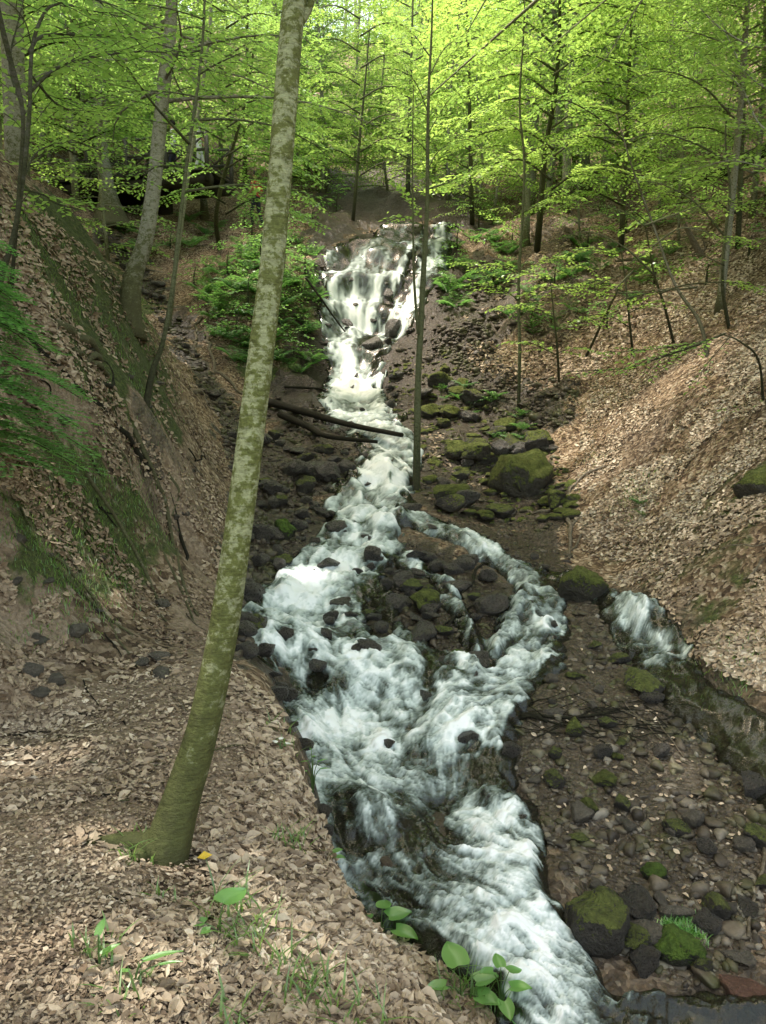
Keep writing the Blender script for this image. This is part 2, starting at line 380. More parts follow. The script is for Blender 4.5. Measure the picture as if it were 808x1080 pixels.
def b_bark(pale, moss, dark, mid=.5, mossbias=0., sc=1.):
    def f(g):
        p = g.objco(); pv = g.scale(p, (1, 1, 1.15))
        n1 = g.noise(15*sc, 6, pv, .72); n2 = g.noise(46*sc, 4, pv, .65); n3 = g.noise(70*sc, 3, pv)
        z = g.n('SeparateXYZ'); g.put(z.inputs[0], p)
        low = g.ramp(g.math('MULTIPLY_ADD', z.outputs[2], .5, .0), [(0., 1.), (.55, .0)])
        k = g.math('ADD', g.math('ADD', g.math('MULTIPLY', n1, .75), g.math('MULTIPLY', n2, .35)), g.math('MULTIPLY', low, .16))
        k = g.math('ADD', k, mossbias)
        c = g.ramp(k, [(.40, pale), (mid+.03, tuple(v*.8 for v in pale)), (mid+.075, moss), (.70, tuple(v*.7 for v in moss)), (.9, dark)])
        c = g.mix(.45, c, g.ramp(n3, [(.3, .35), (.7, 1.05)]), 'MULTIPLY')
        n4 = g.noise(16*sc, 5, g.scale(p, (1, 1, 5.5)), .7); c = g.mix(.6, c, g.ramp(n4, [(.36, .45), (.5, 1.), (.7, 1.15)]), 'MULTIPLY')
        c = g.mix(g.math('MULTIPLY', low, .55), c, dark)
        h = g.math('ADD', g.math('ADD', g.math('MULTIPLY', k, 1.4), g.math('MULTIPLY', n4, .8)), g.math('MULTIPLY', n3, .5))
        g.out(g.pbr(c, .85, g.bump(h, .7, .02), .2))
    return f
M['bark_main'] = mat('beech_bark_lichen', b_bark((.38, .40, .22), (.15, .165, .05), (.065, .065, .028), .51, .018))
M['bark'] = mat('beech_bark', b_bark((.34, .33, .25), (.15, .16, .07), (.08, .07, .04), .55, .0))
M['bark_dark'] = mat('dark_bark', b_bark((.12, .115, .085), (.07, .075, .035), (.035, .03, .02), .5))
M['bark_thin'] = mat('sapling_bark', b_bark((.16, .17, .09), (.08, .09, .04), (.035, .03, .02), .55, 0, 2))
M['wood_pale'] = mat('bare_dead_wood', b_bark((.36, .31, .24), (.2, .17, .12), (.1, .08, .05), .6, -.05, 2))
M['wood_dark'] = mat('wet_driftwood', b_bark((.06, .05, .035), (.035, .035, .015), (.015, .012, .009), .5, 0, 2))
M['timber'] = mat('weathered_timber', b_bark((.16, .15, .12), (.10, .10, .07), (.04, .035, .03), .55, 0, 1))
M['timber_dark'] = mat('dark_timber', b_bark((.09, .075, .055), (.06, .055, .035), (.035, .03, .02), .55, 0, 1))
def b_rock(c0, c1, moss, mossamt, rough, spec=.5):
    def f(g):
        p = g.objco(); wp = g.pos(); info = g.n('ObjectInfo').outputs['Random']
        n1 = g.noise(2.2, 6, p, .65); n2 = g.noise(9, 5, p, .65); n3 = g.noise(38, 3, wp)
        c = g.ramp(g.math('ADD', g.math('MULTIPLY', n1, .6), g.math('MULTIPLY', n2, .4)), [(.32, c0), (.5, tuple((a+b)/2 for a, b in zip(c0, c1))), (.68, c1)])
        c = g.mix(g.math('MULTIPLY', info, .45), c, tuple(v*.45 for v in c1))
        c = g.mix(.5, c, g.ramp(n3, [(.3, .45), (.7, 1.2)]), 'MULTIPLY')
        nz = g.n('SeparateXYZ'); g.put(nz.inputs[0], g.n('NewGeometry').outputs['Normal'])
        mk = g.math('ADD', g.math('ADD', g.math('MULTIPLY', nz.outputs[2], .45), g.math('MULTIPLY', n2, .9)), g.math('MULTIPLY', n1, .5))
        mf = g.ramp(mk, [(1.22-mossamt, 0.), (1.36-mossamt, 1.)]) if mossamt > 0 else 0.
        mc = g.ramp(g.noise(24, 4, wp), [(.3, tuple(v*.4 for v in moss)), (.7, moss)])
        c2 = g.mix(mf, c, mc)
        r = g.mix(mf, g.ramp(n2, [(.35, rough), (.65, min(1, rough+.25))]), (.95, .95, .95))
        h = g.math('ADD', g.math('MULTIPLY', n2, 1.), g.math('MULTIPLY', g.noise(60, 3, wp), g.math('MULTIPLY_ADD', mf, .7, .25)))
        g.out(g.pbr(c2, r, g.bump(h, 1., .05), spec))
    return f
MOSS = (.15, .175, .04)
M['rock_wet'] = mat('wet_dark_rock', b_rock((.022, .019, .016), (.105, .09, .072), MOSS, .10, .2, .7))
M['rock_moss'] = mat('mossy_rock', b_rock((.03, .027, .02), (.09, .08, .06), MOSS, .52, .5, .3))
M['rock_halfmoss'] = mat('partly_mossy_rock', b_rock((.025, .022, .018), (.085, .075, .06), MOSS, .25, .4, .4))
M['rock_green'] = mat('bright_mossy_rock', b_rock((.03, .03, .02), (.08, .08, .05), (.12, .20, .03), .50, .5, .3))
M['rock_grey'] = mat('dry_grey_stone', b_rock((.09, .078, .06), (.25, .22, .175), MOSS, .2, .55, .3))
M['rock_red'] = mat('reddish_stone', b_rock((.10, .05, .035), (.24, .13, .09), MOSS, .05, .35, .4))
M['rock_brown'] = mat('brown_submerged_rock', b_rock((.05, .035, .022), (.13, .095, .06), MOSS, .0, .3, .4))
def f(g):
    t = g.attr('tint').outputs['Fac']
    c = g.ramp(t, [(0., (.035, .027, .019)), (.45, (.09, .071, .048)), (.75, (.155, .128, .092)), (.93, (.24, .21, .165)), (1., (.38, .35, .31))])
    n = g.noise(30, 4); c = g.mix(.6, c, g.ramp(n, [(.3, .4), (.7, 1.1)]), 'MULTIPLY')
    c = g.mix(g.ramp(g.noise(3., 3), [(.48, 0.), (.64, .65)]), c, (.07, .075, .022))
    g.out(g.pbr(c, .55, g.bump(n, .6, .01), .35))
M['gravel'] = mat('mixed_gravel', f)
def f(g):
    t = g.attr('tint').outputs['Fac']
    c = g.ramp(t, [(0., (.07, .045, .028)), (.22, (.18, .125, .08)), (.5, (.33, .25, .17)), (.8, (.48, .38, .27)), (1., (.68, .58, .45))])
    c = g.mix(.35, c, g.ramp(g.noise(60, 3), [(.3, .5), (.7, 1.1)]), 'MULTIPLY')
    d = g.n('BsdfDiffuse'); g.put(d.inputs[0], c); gl = g.pbr(c, .6, None, .25)
    g.out(gl)
M['litter'] = mat('dry_beech_leaves', f)
def f(g):
    a = g.n('SeparateColor'); g.put(a.inputs[0], g.attr('cls').outputs['Color'])
    wet, moss, soil = a.outputs[0], a.outputs[1], a.outputs[2]
    P = g.pos(); pd = g.n('VectorMath', operation='ADD'); g.put(pd.inputs[0], P)
    nv = g.n('TexNoise'); nv.inputs['Scale'].default_value = 6; g.put(nv.inputs['Vector'], P)
    g.put(pd.inputs[1], g.scale(nv.outputs['Color'], (.12, .12, .12)))
    v = g.n('TexVoronoi'); v.inputs['Scale'].default_value = 27; g.put(v.inputs['Vector'], pd.outputs[0])
    vs = g.n('SeparateColor'); g.put(vs.inputs[0], v.outputs['Color'])
    big = g.noise(.9, 5); fine = g.noise(45, 4)
    lit = g.ramp(vs.outputs[0], [(0., (.05, .03, .018)), (.3, (.13, .085, .05)), (.65, (.26, .185, .115)), (.9, (.38, .29, .20)), (1., (.50, .42, .31))])
    lit = g.mix(.8, lit, g.ramp(big, [(.36, .45), (.62, 1.15)]), 'MULTIPLY')
    lit = g.mix(.6, lit, g.ramp(fine, [(.3, .45), (.7, 1.1)]), 'MULTIPLY')
    so = g.ramp(g.math('ADD', g.math('MULTIPLY', fine, .5), g.math('MULTIPLY', g.noise(5, 5), .5)), [(.32, (.11, .078, .052)), (.5, (.22, .163, .112)), (.68, (.34, .265, .19))])
    c = g.mix(g.ramp(g.math('ADD', g.math('MULTIPLY', g.noise(2.2, 5), .7), g.math('MULTIPLY', soil, .8)), [(.52, 0.), (.78, .9)]), lit, so)
    mossc = g.ramp(g.noise(30, 5), [(.3, (.018, .028, .008)), (.55, (.05, .07, .016)), (.75, (.11, .135, .035))])
    mf = g.ramp(g.math('ADD', g.math('MULTIPLY', g.noise(3.5, 6, rough=.65), .9), g.math('MULTIPLY', moss, .55)), [(.66, 0.), (.80, .92)])
    c = g.mix(mf, c, mossc)
    gv = g.n('TexVoronoi'); gv.inputs['Scale'].default_value = 48; g.put(gv.inputs['Vector'], pd.outputs[0])
    gs = g.n('SeparateColor'); g.put(gs.inputs[0], gv.outputs['Color'])
    gr = g.ramp(gs.outputs[0], [(0., (.022, .017, .012)), (.5, (.075, .057, .038)), (.9, (.15, .12, .085)), (1., (.28, .24, .19))])
    gr = g.mix(.55, gr, g.ramp(g.noise(11, 6), [(.3, (.025, .019, .013)), (.52, (.075, .057, .038)), (.72, (.13, .105, .075))]))
    gr = g.mix(.8, gr, g.ramp(fine, [(.3, .3), (.7, 1.15)]), 'MULTIPLY')
    gr = g.mix(g.ramp(wet, [(.78, 0.), (.95, .85)]), gr, (.42, .38, .34), 'MULTIPLY')
    wf = g.ramp(g.math('ADD', wet, g.math('MULTIPLY_ADD', g.noise(7, 4), .5, -.25)), [(.38, 0.), (.62, 1.)])
    c = g.mix(wf, c, gr)
    rough = g.mix(wf, (.95, .95, .95), g.ramp(fine, [(.4, .3), (.6, .6)]))
    hh = g.math('ADD', g.math('MULTIPLY', v.outputs['Distance'], .6), g.math('ADD', g.math('MULTIPLY', fine, .6), g.math('MULTIPLY', g.noise(9, 5), 1.2)))
    g.out(g.pbr(c, rough, g.bump(hh, .75, .04), .3))
M['ground'] = mat('forest_floor', f)
def f(g):
    F = g.attr('foam').outputs['Fac']; T = g.attr('tint').outputs['Fac']
    fine = g.noise(55, 3)
    ff = g.math('ADD', F, g.math('MULTIPLY_ADD', fine, .22, -.11))
    fac = g.ramp(ff, [(.16, 0.), (.7, 1.)])
    col = g.ramp(ff, [(.15, (.10, .13, .115)), (.42, (.22, .27, .25)), (.72, (.47, .53, .51)), (1.05, (.84, .86, .86))])
    foam = g.pbr(col, .8, g.bump(fine, .25, .01), .08)
    tr = g.n('BsdfTransparent'); tr.inputs[0].default_value = (.62, .66, .56, 1)
    df = g.pbr((.035, .034, .022), .15, g.bump(fine, .3, .015), .6)
    m = g.n('MixShader'); m.inputs[0].default_value = .62; g.put(m.inputs[1], df.outputs[0]); g.put(m.inputs[2], tr.outputs[0])
    fr = g.n('Fresnel'); fr.inputs[0].default_value = 1.33; g.put(fr.inputs['Normal'], g.bump(fine, .3, .015))
    gl = g.n('BsdfGlossy'); gl.inputs['Roughness'].default_value = .16; gl.inputs[0].default_value = (.4, .42, .4, 1)
    m1 = g.n('MixShader'); g.put(m1.inputs[0], fr.outputs[0]); g.put(m1.inputs[1], m.outputs[0]); g.put(m1.inputs[2], gl.outputs[0])
    m2 = g.n('MixShader'); g.put(m2.inputs[0], fac); g.put(m2.inputs[1], m1.outputs[0]); g.put(m2.inputs[2], foam.outputs[0])
    g.out(m2)
M['water'] = mat('rushing_water', f)
def plain(name, c, r=.8): M[name] = mat(name, lambda g: g.out(g.pbr(g.mix(.5, c, g.ramp(g.noise(40, 3), [(.3, .6), (.7, 1.1)]), 'MULTIPLY'), r)))
plain('cloth_white', (.75, .75, .76)); plain('cloth_red', (.45, .07, .06)); plain('cloth_dark', (.03, .03, .045)); plain('skin', (.42, .24, .16)); plain('hair', (.02, .014, .01))
plain('yellow_leaf', (.75, .5, .05), .5); plain('petal_white', (.7, .7, .62), .6)
# ------------------------------------------------------------------ ground sheet
def build_ground():
    X, Yw, Z = GR.X, GR.Y, GR.Z; sd = water_sd(X, Yw)
    wk = np.clip(Yw*.11, .5, 3); nx = X+wk*(.42*fbm(X*1.1, Yw*1.1, seed=2, octv=5, gain=.65)+.10*(RNG.random(X.shape)-.5)); ny = Yw+wk*(.42*fbm(X*1.1, Yw*1.1, seed=4, octv=5, gain=.65)+.10*(RNG.random(X.shape)-.5))
    wet = sstep(.5, .05, sd)*.55
    for k, v in (('left_cobbles', .9), ('island', 1), ('gravel_bar', .75), ('moss_bank', .88), ('gully', 1), ('fall_face', 1), ('scree', .95), ('damp', .9), ('cliff_right', .84), ('cliff_left', .95), ('bank_top', .8), ('dark_hollow', .5)):  # dark_hollow uses this mask only for a darker ground tone
        wet = np.maximum(wet, inside(REGP[k], nx, ny)*v)
    # the cut bank under the path edge is dark wet earth
    e = X-edge_x(Yw); wet = np.maximum(wet, sstep(.02, .14, e)*sstep(.9, .5, e)*(Yw < 5.6)*.8)
    moss = np.zeros_like(Z)
    for p, v in ((plan_poly([(10,210),(110,270),(150,330),(185,430),(170,470),(100,420),(0,380)]), 1.05), (plan_poly([(0,470),(110,480),(190,560),(130,640),(20,640)]), .9),
                 (plan_poly([(640,560),(808,470),(808,760),(700,700)]), .62), (REGP['moss_bank'], .7), (plan_poly([(225,270),(330,250),(335,400),(260,410)]), .8),
                 (plan_poly([(470,380),(520,250),(620,300),(600,360),(520,380)]), .45)):
        moss = np.maximum(moss, inside(p, nx, ny)*v)
    soil = inside(plan_poly([(0,740),(230,690),(290,770),(330,860),(300,900),(160,900),(0,1075)]), nx, ny)*.85
    soil = np.maximum(soil, inside(plan_poly([(120,440),(200,460),(232,560),(230,690),(180,690),(190,600)]), nx, ny)*.5)
    soil = np.maximum(soil, sstep(-.9, -1.3, e)*(Yw < 7)*(Yw > 1)*.55)
    wet = np.maximum(wet, inside(plan_poly([(135,450),(185,470),(205,520),(180,545),(150,500)]), nx, ny)*.55)  # darker ground in the left bank hollow, set through the same mask
    moss *= .72
    far = sstep(28, 40, Yw); moss = np.maximum(moss, far*.25)
    n, m = Z.shape; i, j = np.meshgrid(np.arange(n-1), np.arange(m-1), indexing='ij'); b = (i*m+j).ravel()
    Q = np.stack([b, b+1, b+m+1, b+m], 1)
    me = mesh_np('ground', np.c_[X.ravel(), Yw.ravel(), Z.ravel()], None, Q, {'cls': np.c_[wet.ravel(), moss.ravel(), soil.ravel()]})
    return tag(obj('ground', me, M['ground']), 'leaf covered forest floor and rocky stream bed of the valley', 'ground', kind='structure')
build_ground()
# ------------------------------------------------------------------ water sheet
CLEAR = [(432,905,55,.6),(345,735,24,.4),(400,740,22,.3),(255,690,40,.4),(365,860,30,.25),(470,720,25,.3),(520,690,26,.35),(760,752,60,.95),(800,800,60,.95),(745,748,26,.3),(775,775,30,.35),(600,612,30,.15),
         (700,1065,60,.75),(780,1050,60,.8),(560,850,24,.3),(300,655,24,.2),(600,600,40,.6),(410,312,9,.5),(480,730,36,.3),(300,715,22,.25),(525,835,34,.3),(445,815,36,.25),(390,640,28,.3),(340,700,40,.2),(400,560,24,.25),(340,570,24,.25),(480,570,20,.2),(520,820,26,.3),(440,780,22,.2),(440,690,40,.35),(275,600,25,.3)]
BRIGHT = [(325,622,40,.35),(380,640+110,40,.15),(560,940,50,.1),(500,905,25,.2),(385,320,60,.3),(375,400,30,.2),(410,500,30,.1),(320,760,30,.25),(480,800,40,.15)]
ROCKS_IN_STREAM = [(378,541,13),(377,607,7),(468,772,7),(480,758,5),(375,690,9),(332,575,8),(410,560,6),(295,600,9),(420,610,10),(540,1000,26),(560,1050,24),(345,508,5),(300,640,7),(396,655,9),(440,610,9),(330,690,6),(505,745,8),(350,545,5),(455,560,6)]
_rr = random.Random(4)
ROCKS_IN_STREAM += [(395,706,15),(428,720,13),(452,742,12),(500,722,15),(474,704,12),(335,708,12),(520,852,20),(545,872,15),(505,766,13),(300,628,12),(348,600,13),(392,592,13),(440,590,12),(318,560,12),(365,568,9),(350,655,11),(410,790,9),(300,675,13),(560,905,12)]
for (xa, xb, ya, yb, n, r0, r1) in [(270,430,530,690,24,6,15),(420,550,690,790,9,7,16),(365,435,400,530,9,4,9),(500,560,780,860,3,8,15),(342,432,290,440,10,3,7),(540,590,580,680,5,4,9),(265,300,650,740,3,8,14)]:
    for _ in range(n): ROCKS_IN_STREAM.append((_rr.randint(xa, xb), _rr.randint(ya, yb), _rr.uniform(r0, r1)))
def build_water():
    r = .0026; lo, hi = 1.25, 27.5
    y = np.exp(np.arange(math.log(lo), math.log(hi), r)); du = .0027; u = np.arange(-.42, .8, du)
    Y, U = np.meshgrid(y, u, indexing='ij'); X = U*Y
    sd, vx, vy = water_sd(X, Y, True)
    fb = sstep(6.3, 7.6, Y); base = terrace(X, Y, rF(X, Y)*(1-fb)+H0(X, Y)*fb, sd)
    # smooth base along, then relief
    flow = np.sqrt(vx*vx+vy*vy)+1e-6; vx, vy = vx/flow, vy/flow
    ang = .8*fbm(X*1.6, Y*1.6, seed=77, octv=3) + .75*fbm(X*5, Y*5, seed=78, octv=3)
    for (px, py, rp) in ROCKS_IN_STREAM:                       # water parts around the stones
        c = RCpt[(px, py)]; rr = rp*c[1]/FPX
        dx, dy = X-c[0], Y-c[1]; d = np.hypot(dx, dy)+1e-6
        k = np.exp(-((d/rr)/1.6)**2); cr = vx*dy-vy*dx
        ang = ang - 1.8*k*(cr/d)*((vx*dx+vy*dy)/d)
    ca, sa = np.cos(ang), np.sin(ang); vx, vy = vx*ca-vy*sa, vx*sa+vy*ca
    di = vy/(Y*r); dj = (vx-U*vy)/Y/du; L = np.sqrt(di*di+dj*dj)+1e-9; di, dj = di/L, dj/L
    n, m = Y.shape
    rs = np.random.default_rng(5)
    def blur(a, k):
        for ax in (0, 1):
            c = np.cumsum(np.concatenate([np.repeat(np.take(a, [0], ax), k+1, ax), a, np.repeat(np.take(a, [-1], ax), k, ax)], ax), ax)
            sl0 = [slice(None)]*2; sl1 = [slice(None)]*2; sl0[ax] = slice(2*k+1, None); sl1[ax] = slice(0, -(2*k+1)); a = (c[tuple(sl0)]-c[tuple(sl1)])/(2*k+1)
        return a
    def lic(N, steps, h=1.):
        act = np.argwhere(sd.ravel() < .35*np.clip(Y.ravel()*.1, .5, 2)).ravel()
        I0, J0 = np.divmod(act, m); acc = np.zeros(len(act)); cnt = 0
        for sgn in (1, -1):
            fi, fj = I0+rs.uniform(-.5, .5, len(act)), J0+rs.uniform(-.5, .5, len(act))
            for s in range(steps):
                ii = np.clip(np.rint(fi).astype(int), 0, n-1); jj = np.clip(np.rint(fj).astype(int), 0, m-1)
                acc += N[ii, jj]; cnt += 1
                fi = fi+sgn*h*di[ii, jj]; fj = fj+sgn*h*dj[ii, jj]
        o = np.zeros(n*m); v = acc/cnt; v = (v-v.mean())/(v.std()+1e-9); o[act] = v; return o.reshape(n, m)
    fineN = lic(rs.standard_normal((n, m)), 9)
    midN = lic(blur(blur(rs.standard_normal((n, m)), 1), 2), 11, 1.2)
    bigN = lic(blur(blur(rs.standard_normal((n, m)), 5), 5), 16, 1.5)
    gy, gx = np.gradient(base); sl = np.sqrt((gx/(Y*du))**2+((gy)/(Y*r))**2)
    steep = sstep(.25, 1.1, sl)
    sc = np.clip(Y/6, .6, 2.6); CX, CY = 6*U, 6*np.log(Y)
    inb = sstep(.02, -.14, sd/np.clip(Y*.12, .6, 2))
    turb = fbm(CX*3.6, CY*3.6, seed=15, octv=3)
    rip = 1-2*np.abs(fbm(CX*8+.5*turb, CY*8, seed=19, octv=3))
    wf0 = 1-.75*sstep(18.3, 19.5, Y)
    Z = base + .015 + .045*inb + sc*inb*wf0*(.011*midN+.016*bigN+.036*turb+.02*rip+.004*fineN)
    Z -= sstep(-.01, .16, sd)*.35*np.clip(Y*.12, .6, 2.2)
    wf = sstep(18.3, 19.5, Y); lace = fbm(CX*15+turb, CY*15, seed=29, octv=3, gain=.65)
    foam = .56+(.085+.12*wf)*midN+(.06+.06*wf)*bigN+(.075+.05*wf)*fineN+.30*fbm(X*1.5, Y*1.5, seed=88, octv=3)+.20*steep*(1-wf)+(.34*fbm(CX*3.8+.35*midN, CY*3.8+.2*bigN, seed=90, octv=3)+.22*turb+.14*rip+.22*lace)*(1-.65*wf)
    calm = np.zeros_like(Z)
    for (px, py, rp, a) in CLEAR:
        c = raycast(px, py, H0)[0]; rr = rp*c[1]/FPX; foam -= a*np.exp(-(((X-c[0])**2+((Y-c[1])*.6)**2)/rr**2))
        if a > .9: calm = np.maximum(calm, np.exp(-(((X-c[0])**2+(Y-c[1])**2)/(rr*1.4)**2)))
    for (px, py, rp, a) in BRIGHT:
        c = raycast(px, py, H0)[0]; rr = rp*c[1]/FPX; foam += a*np.exp(-(((X-c[0])**2+((Y-c[1])*.6)**2)/rr**2))
    for (px, py, rp) in ROCKS_IN_STREAM:
        c = RCpt[(px, py)]; rr = rp*c[1]/FPX; d = np.hypot(X-c[0], Y-c[1]+rr*.6); foam += .25*np.exp(-((d/rr-1.3)/.35)**2)
        Z += .03*sc*np.exp(-((np.hypot(X-c[0], Y-c[1]-rr*.5))/rr)**2)
    foam += .04*sstep(10, 17, Y)-.2*wf
    foam *= sstep(.06, -.10, sd/np.clip(Y*.12, .6, 2)+.06*midN)
    Z = Z - calm*sc*inb*.75*(.011*midN+.016*bigN+.036*turb+.02*rip+.004*fineN)
    keep = sd < .3*np.clip(Y*.12, .6, 2.2)
    idx = -np.ones(n*m, int); kf = keep.ravel(); idx[kf] = np.arange(kf.sum())
    i, j = np.meshgrid(np.arange(n-1), np.arange(m-1), indexing='ij'); b = (i*m+j).ravel()
    Q = np.stack([b, b+1, b+m+1, b+m], 1); Q = idx[Q]; Q = Q[(Q >= 0).all(1)]
    me = mesh_np('stream_water', np.c_[X.ravel()[kf], Y.ravel()[kf], Z.ravel()[kf]], None, Q, {'foam': foam.ravel()[kf], 'tint': bigN.ravel()[kf]})
    tag(obj('stream_water', me, M['water']), 'white foaming stream water falling and rushing between the dark rocks', 'water', kind='structure')
RCpt = {(a, b): raycast(a, b, H0)[0] for a, b, c in ROCKS_IN_STREAM}
build_water()
# ------------------------------------------------------------------ rocks
import bmesh
def ico(sub):
    bm = bmesh.new(); bmesh.ops.create_icosphere(bm, subdivisions=sub, radius=1); bm.verts.ensure_lookup_table()
    V = np.array([v.co[:] for v in bm.verts]); T = np.array([[v.index for v in f.verts] for f in bm.faces]); bm.free(); return V, T
IV3, IT3 = ico(4); IV1, IT1 = ico(2); IV0, IT0 = ico(1)
def rock_shape(V, rs, cuts=9, lo=.55, hi=.92, rough=.16, sq=(1, .85, .68), seed=0):
    V = V.copy()
    for k in range(cuts):
        nrm = rs.normal(size=3); nrm /= np.linalg.norm(nrm); d = rs.uniform(lo, hi)
        V = V-nrm*np.maximum(0, V@nrm-d)[:, None]*.92
    if rough: V = V*(1+rough*fbm(V[:, 0]*1.5+seed, V[:, 1]*1.5, V[:, 2]*1.5+seed*.3, 3, seed=seed)+rough*.35*fbm(V[:, 0]*6+seed, V[:, 1]*6, V[:, 2]*6, 2, seed=seed+9))[:, None]
    return V*np.array(sq)
rs = np.random.default_rng(3)
ROCKM = [mesh_np('rock', rock_shape(IV3, rs, rs.integers(8, 16), .42, .85, .2, (1, rs.uniform(.7, .95), rs.uniform(.5, .8)), k), IT3, smooth=True) for k in range(12)]
ROUNDM = [mesh_np('rock', rock_shape(IV3, rs, 7, .68, .95, .26, (1, rs.uniform(.8, .95), rs.uniform(.62, .82)), 40+k), IT3, smooth=True) for k in range(6)]
mat_mesh = {}
def rock_mesh(k, mk, rnd=False):
    key = (k, mk, rnd)
    if key not in mat_mesh:
        me = (ROUNDM if rnd else ROCKM)[k % (6 if rnd else 12)].copy(); me.materials.append(M[mk]); mat_mesh[key] = me
    return mat_mesh[key]
def place_rock(p, r, mk, label, group=None, rnd=False, name='rock', hz=1., sink=.25, wy=1.):
    o = bpy.data.objects.new(name, rock_mesh(random.randrange(12), mk, rnd)); COL.objects.link(o)
    o.location = (p[0], p[1], p[2]+r*(.62*hz-sink)); o.scale = (r, r*wy, r*hz)
    o.rotation_euler = (random.uniform(-.25, .25), random.uniform(-.25, .25), random.uniform(0, 6.28))
    return tag(o, label, 'rock', group)
KEY = [  # px, py of the foot, width px, material, round, height factor, name, label
 (552,520,64,'rock_moss',1,1.15,'boulder','largest rounded moss covered boulder right of the stream'),
 (484,486,34,'rock_moss',1,1.1,'boulder','round mossy boulder just left of the largest mossy boulder'),
 (512,490,28,'rock_moss',1,1.,'boulder','small mossy boulder touching the largest mossy boulder'),
 (464,408,32,'rock_moss',1,.8,'boulder','flat mossy boulder highest beside the foot of the waterfall'),
 (456,440,26,'rock_moss',1,.9,'boulder','mossy boulder right beside the slim tree in the stream'),
 (572,472,34,'rock_moss',1,.9,'boulder','mossy boulder behind the largest one under the slender sapling'),
 (530,476,24,'rock_moss',1,.9,'boulder','little mossy boulder between two larger mossy boulders'),
 (530,546,40,'rock_halfmoss',0,.6,'boulder','low flat mossy slab below the largest mossy boulder'),
 (462,556,34,'rock_green',0,.6,'boulder','low stone with bright green moss at the stream bend below slim tree'),
 (617,634,56,'rock_moss',1,1.,'boulder','dark mossy boulder at the toe of the leafy right slope'),
 (450,645,36,'rock_moss',1,1.1,'boulder','brown mossy boulder in the middle of the stone island'),
 (489,706,36,'rock_green',1,.8,'boulder','wet boulder with bright green moss cap at the lower end of the island'),
 (508,684,26,'rock_green',0,.8,'boulder','small boulder with green moss beside the water of the island'),
 (532,686,42,'rock_wet',0,.9,'boulder','dark angular boulder at the right edge of the stone island'),
 (300,568,26,'rock_green',1,1.2,'boulder','upright boulder with green moss among the left cobbles'),
 (266,672,40,'rock_halfmoss',1,.9,'boulder','dark rounded boulder by the water next to the leaning tree trunk'),
 (262,642,24,'rock_wet',0,1.,'boulder','dark boulder wedged behind the leaning tree trunk at the waterside'),
 (680,732,58,'rock_halfmoss',0,.7,'boulder','long dark boulder splitting the small right channel from the gravel'),
 (655,700,34,'rock_halfmoss',0,.6,'boulder','dark stone above the small right channel'),
 (640,830,30,'rock_moss',1,.8,'boulder','mossy stone on the gravel bar below the driftwood'),
 (622,858,26,'rock_moss',1,.9,'boulder','darker mossy stone on the gravel bar left of the other one'),
 (692,928,26,'rock_green',1,.9,'boulder','pale green mossy stone in the middle of the gravel bar'),
 (632,1000,78,'rock_halfmoss',1,1.05,'boulder','big dark rounded boulder at the edge of the lower rapids'),
 (722,1020,54,'rock_green',1,1.,'boulder','boulder with a tuft of bright green moss near the dark pool'),
 (682,1030,44,'rock_wet',0,1.,'boulder','dark wet boulder between the rapids and green tufted boulder'),
 (790,1062,70,'rock_red',0,.7,'boulder','reddish brown slab at the edge of the dark pool'),
 (780,1020,44,'rock_grey',0,.7,'boulder','smooth grey brown stone above the reddish slab'),
 (536,1012,52,'rock_wet',1,1.5,'boulder','dark wet boulder standing out of the lower rapids'),
 (562,1066,50,'rock_wet',0,1.3,'boulder','jagged wet boulder at the bottom edge behind the leafy herbs'),
 (800,895,40,'rock_halfmoss',0,.8,'boulder','dark stone in the shallow right channel at the gravel edge'),
 (410,322,18,'rock_wet',0,2.1,'boulder','dark upright rock splitting the waterfall curtain'),
 (390,374,26,'rock_wet',0,1.4,'boulder','dark block at the foot of the waterfall curtain'),
 (414,360,24,'rock_wet',0,1.7,'boulder','leaning dark rock at the right side of the waterfall foot'),
 (364,350,24,'rock_wet',0,1.1,'boulder','dark rock in the left half of the waterfall foot'),
 (372,303,9,'rock_wet',0,2.0,'boulder','narrow dark rock showing through the waterfall curtain'),
 (427,266,17,'rock_wet',0,1.2,'boulder','black rock on the lip of the waterfall'),
 (441,276,15,'rock_halfmoss',0,1.3,'boulder','mossy rock on the lip of the waterfall'),
 (349,284,15,'rock_wet',0,1.,'boulder','dark rock at the left end of the waterfall lip'),
 (424,470,16,'rock_wet',0,1.6,'boulder','upright dark rock in the stream below the fallen logs'),
 (370,458,24,'rock_wet',1,.9,'boulder','rounded black rock just below the fallen logs'),
 (378,552,28,'rock_wet',0,.7,'boulder','low wet rock parting the stream below the pool'),
 (430,540,30,'rock_wet',0,.7,'boulder','dark rock at the foot of the slim tree in the stream'),
]
if True:
    a = np.array([(k[0], k[1]) for k in KEY], float); P = hit(a[:, 0], a[:, 1])
    for k, p in zip(KEY, P):
        r = k[2]*.5*p[1]/FPX*1.08
        place_rock(p+np.array([0, r*.5, 0]), r, k[3], k[7], rnd=bool(k[4]), name=k[6], hz=k[5], sink=.2)
    # the hump under the lower rapids
    q = raycast(425, 880, H0)[0]
    place_rock(q+np.array([0, .1, -.33]), .42, 'rock_brown', 'brown boulder under the clear sheet of water in the rapids', rnd=True, name='boulder', hz=.8, wy=1.2)
    q = [k for k in ROCKS_IN_STREAM if k[0] not in (540, 560, 378)]
    for (px, py, rp) in q:
        p = RCpt[(px, py)]; r = rp*p[1]/FPX
        place_rock(p+np.array([0, 0, .02]), r*1.1, 'rock_wet', 'small dark wet stone with white water running around it', 'stones standing in the white water', name='stone', hz=random.uniform(.7, 1.), sink=.2)
_er = random.Random(9)
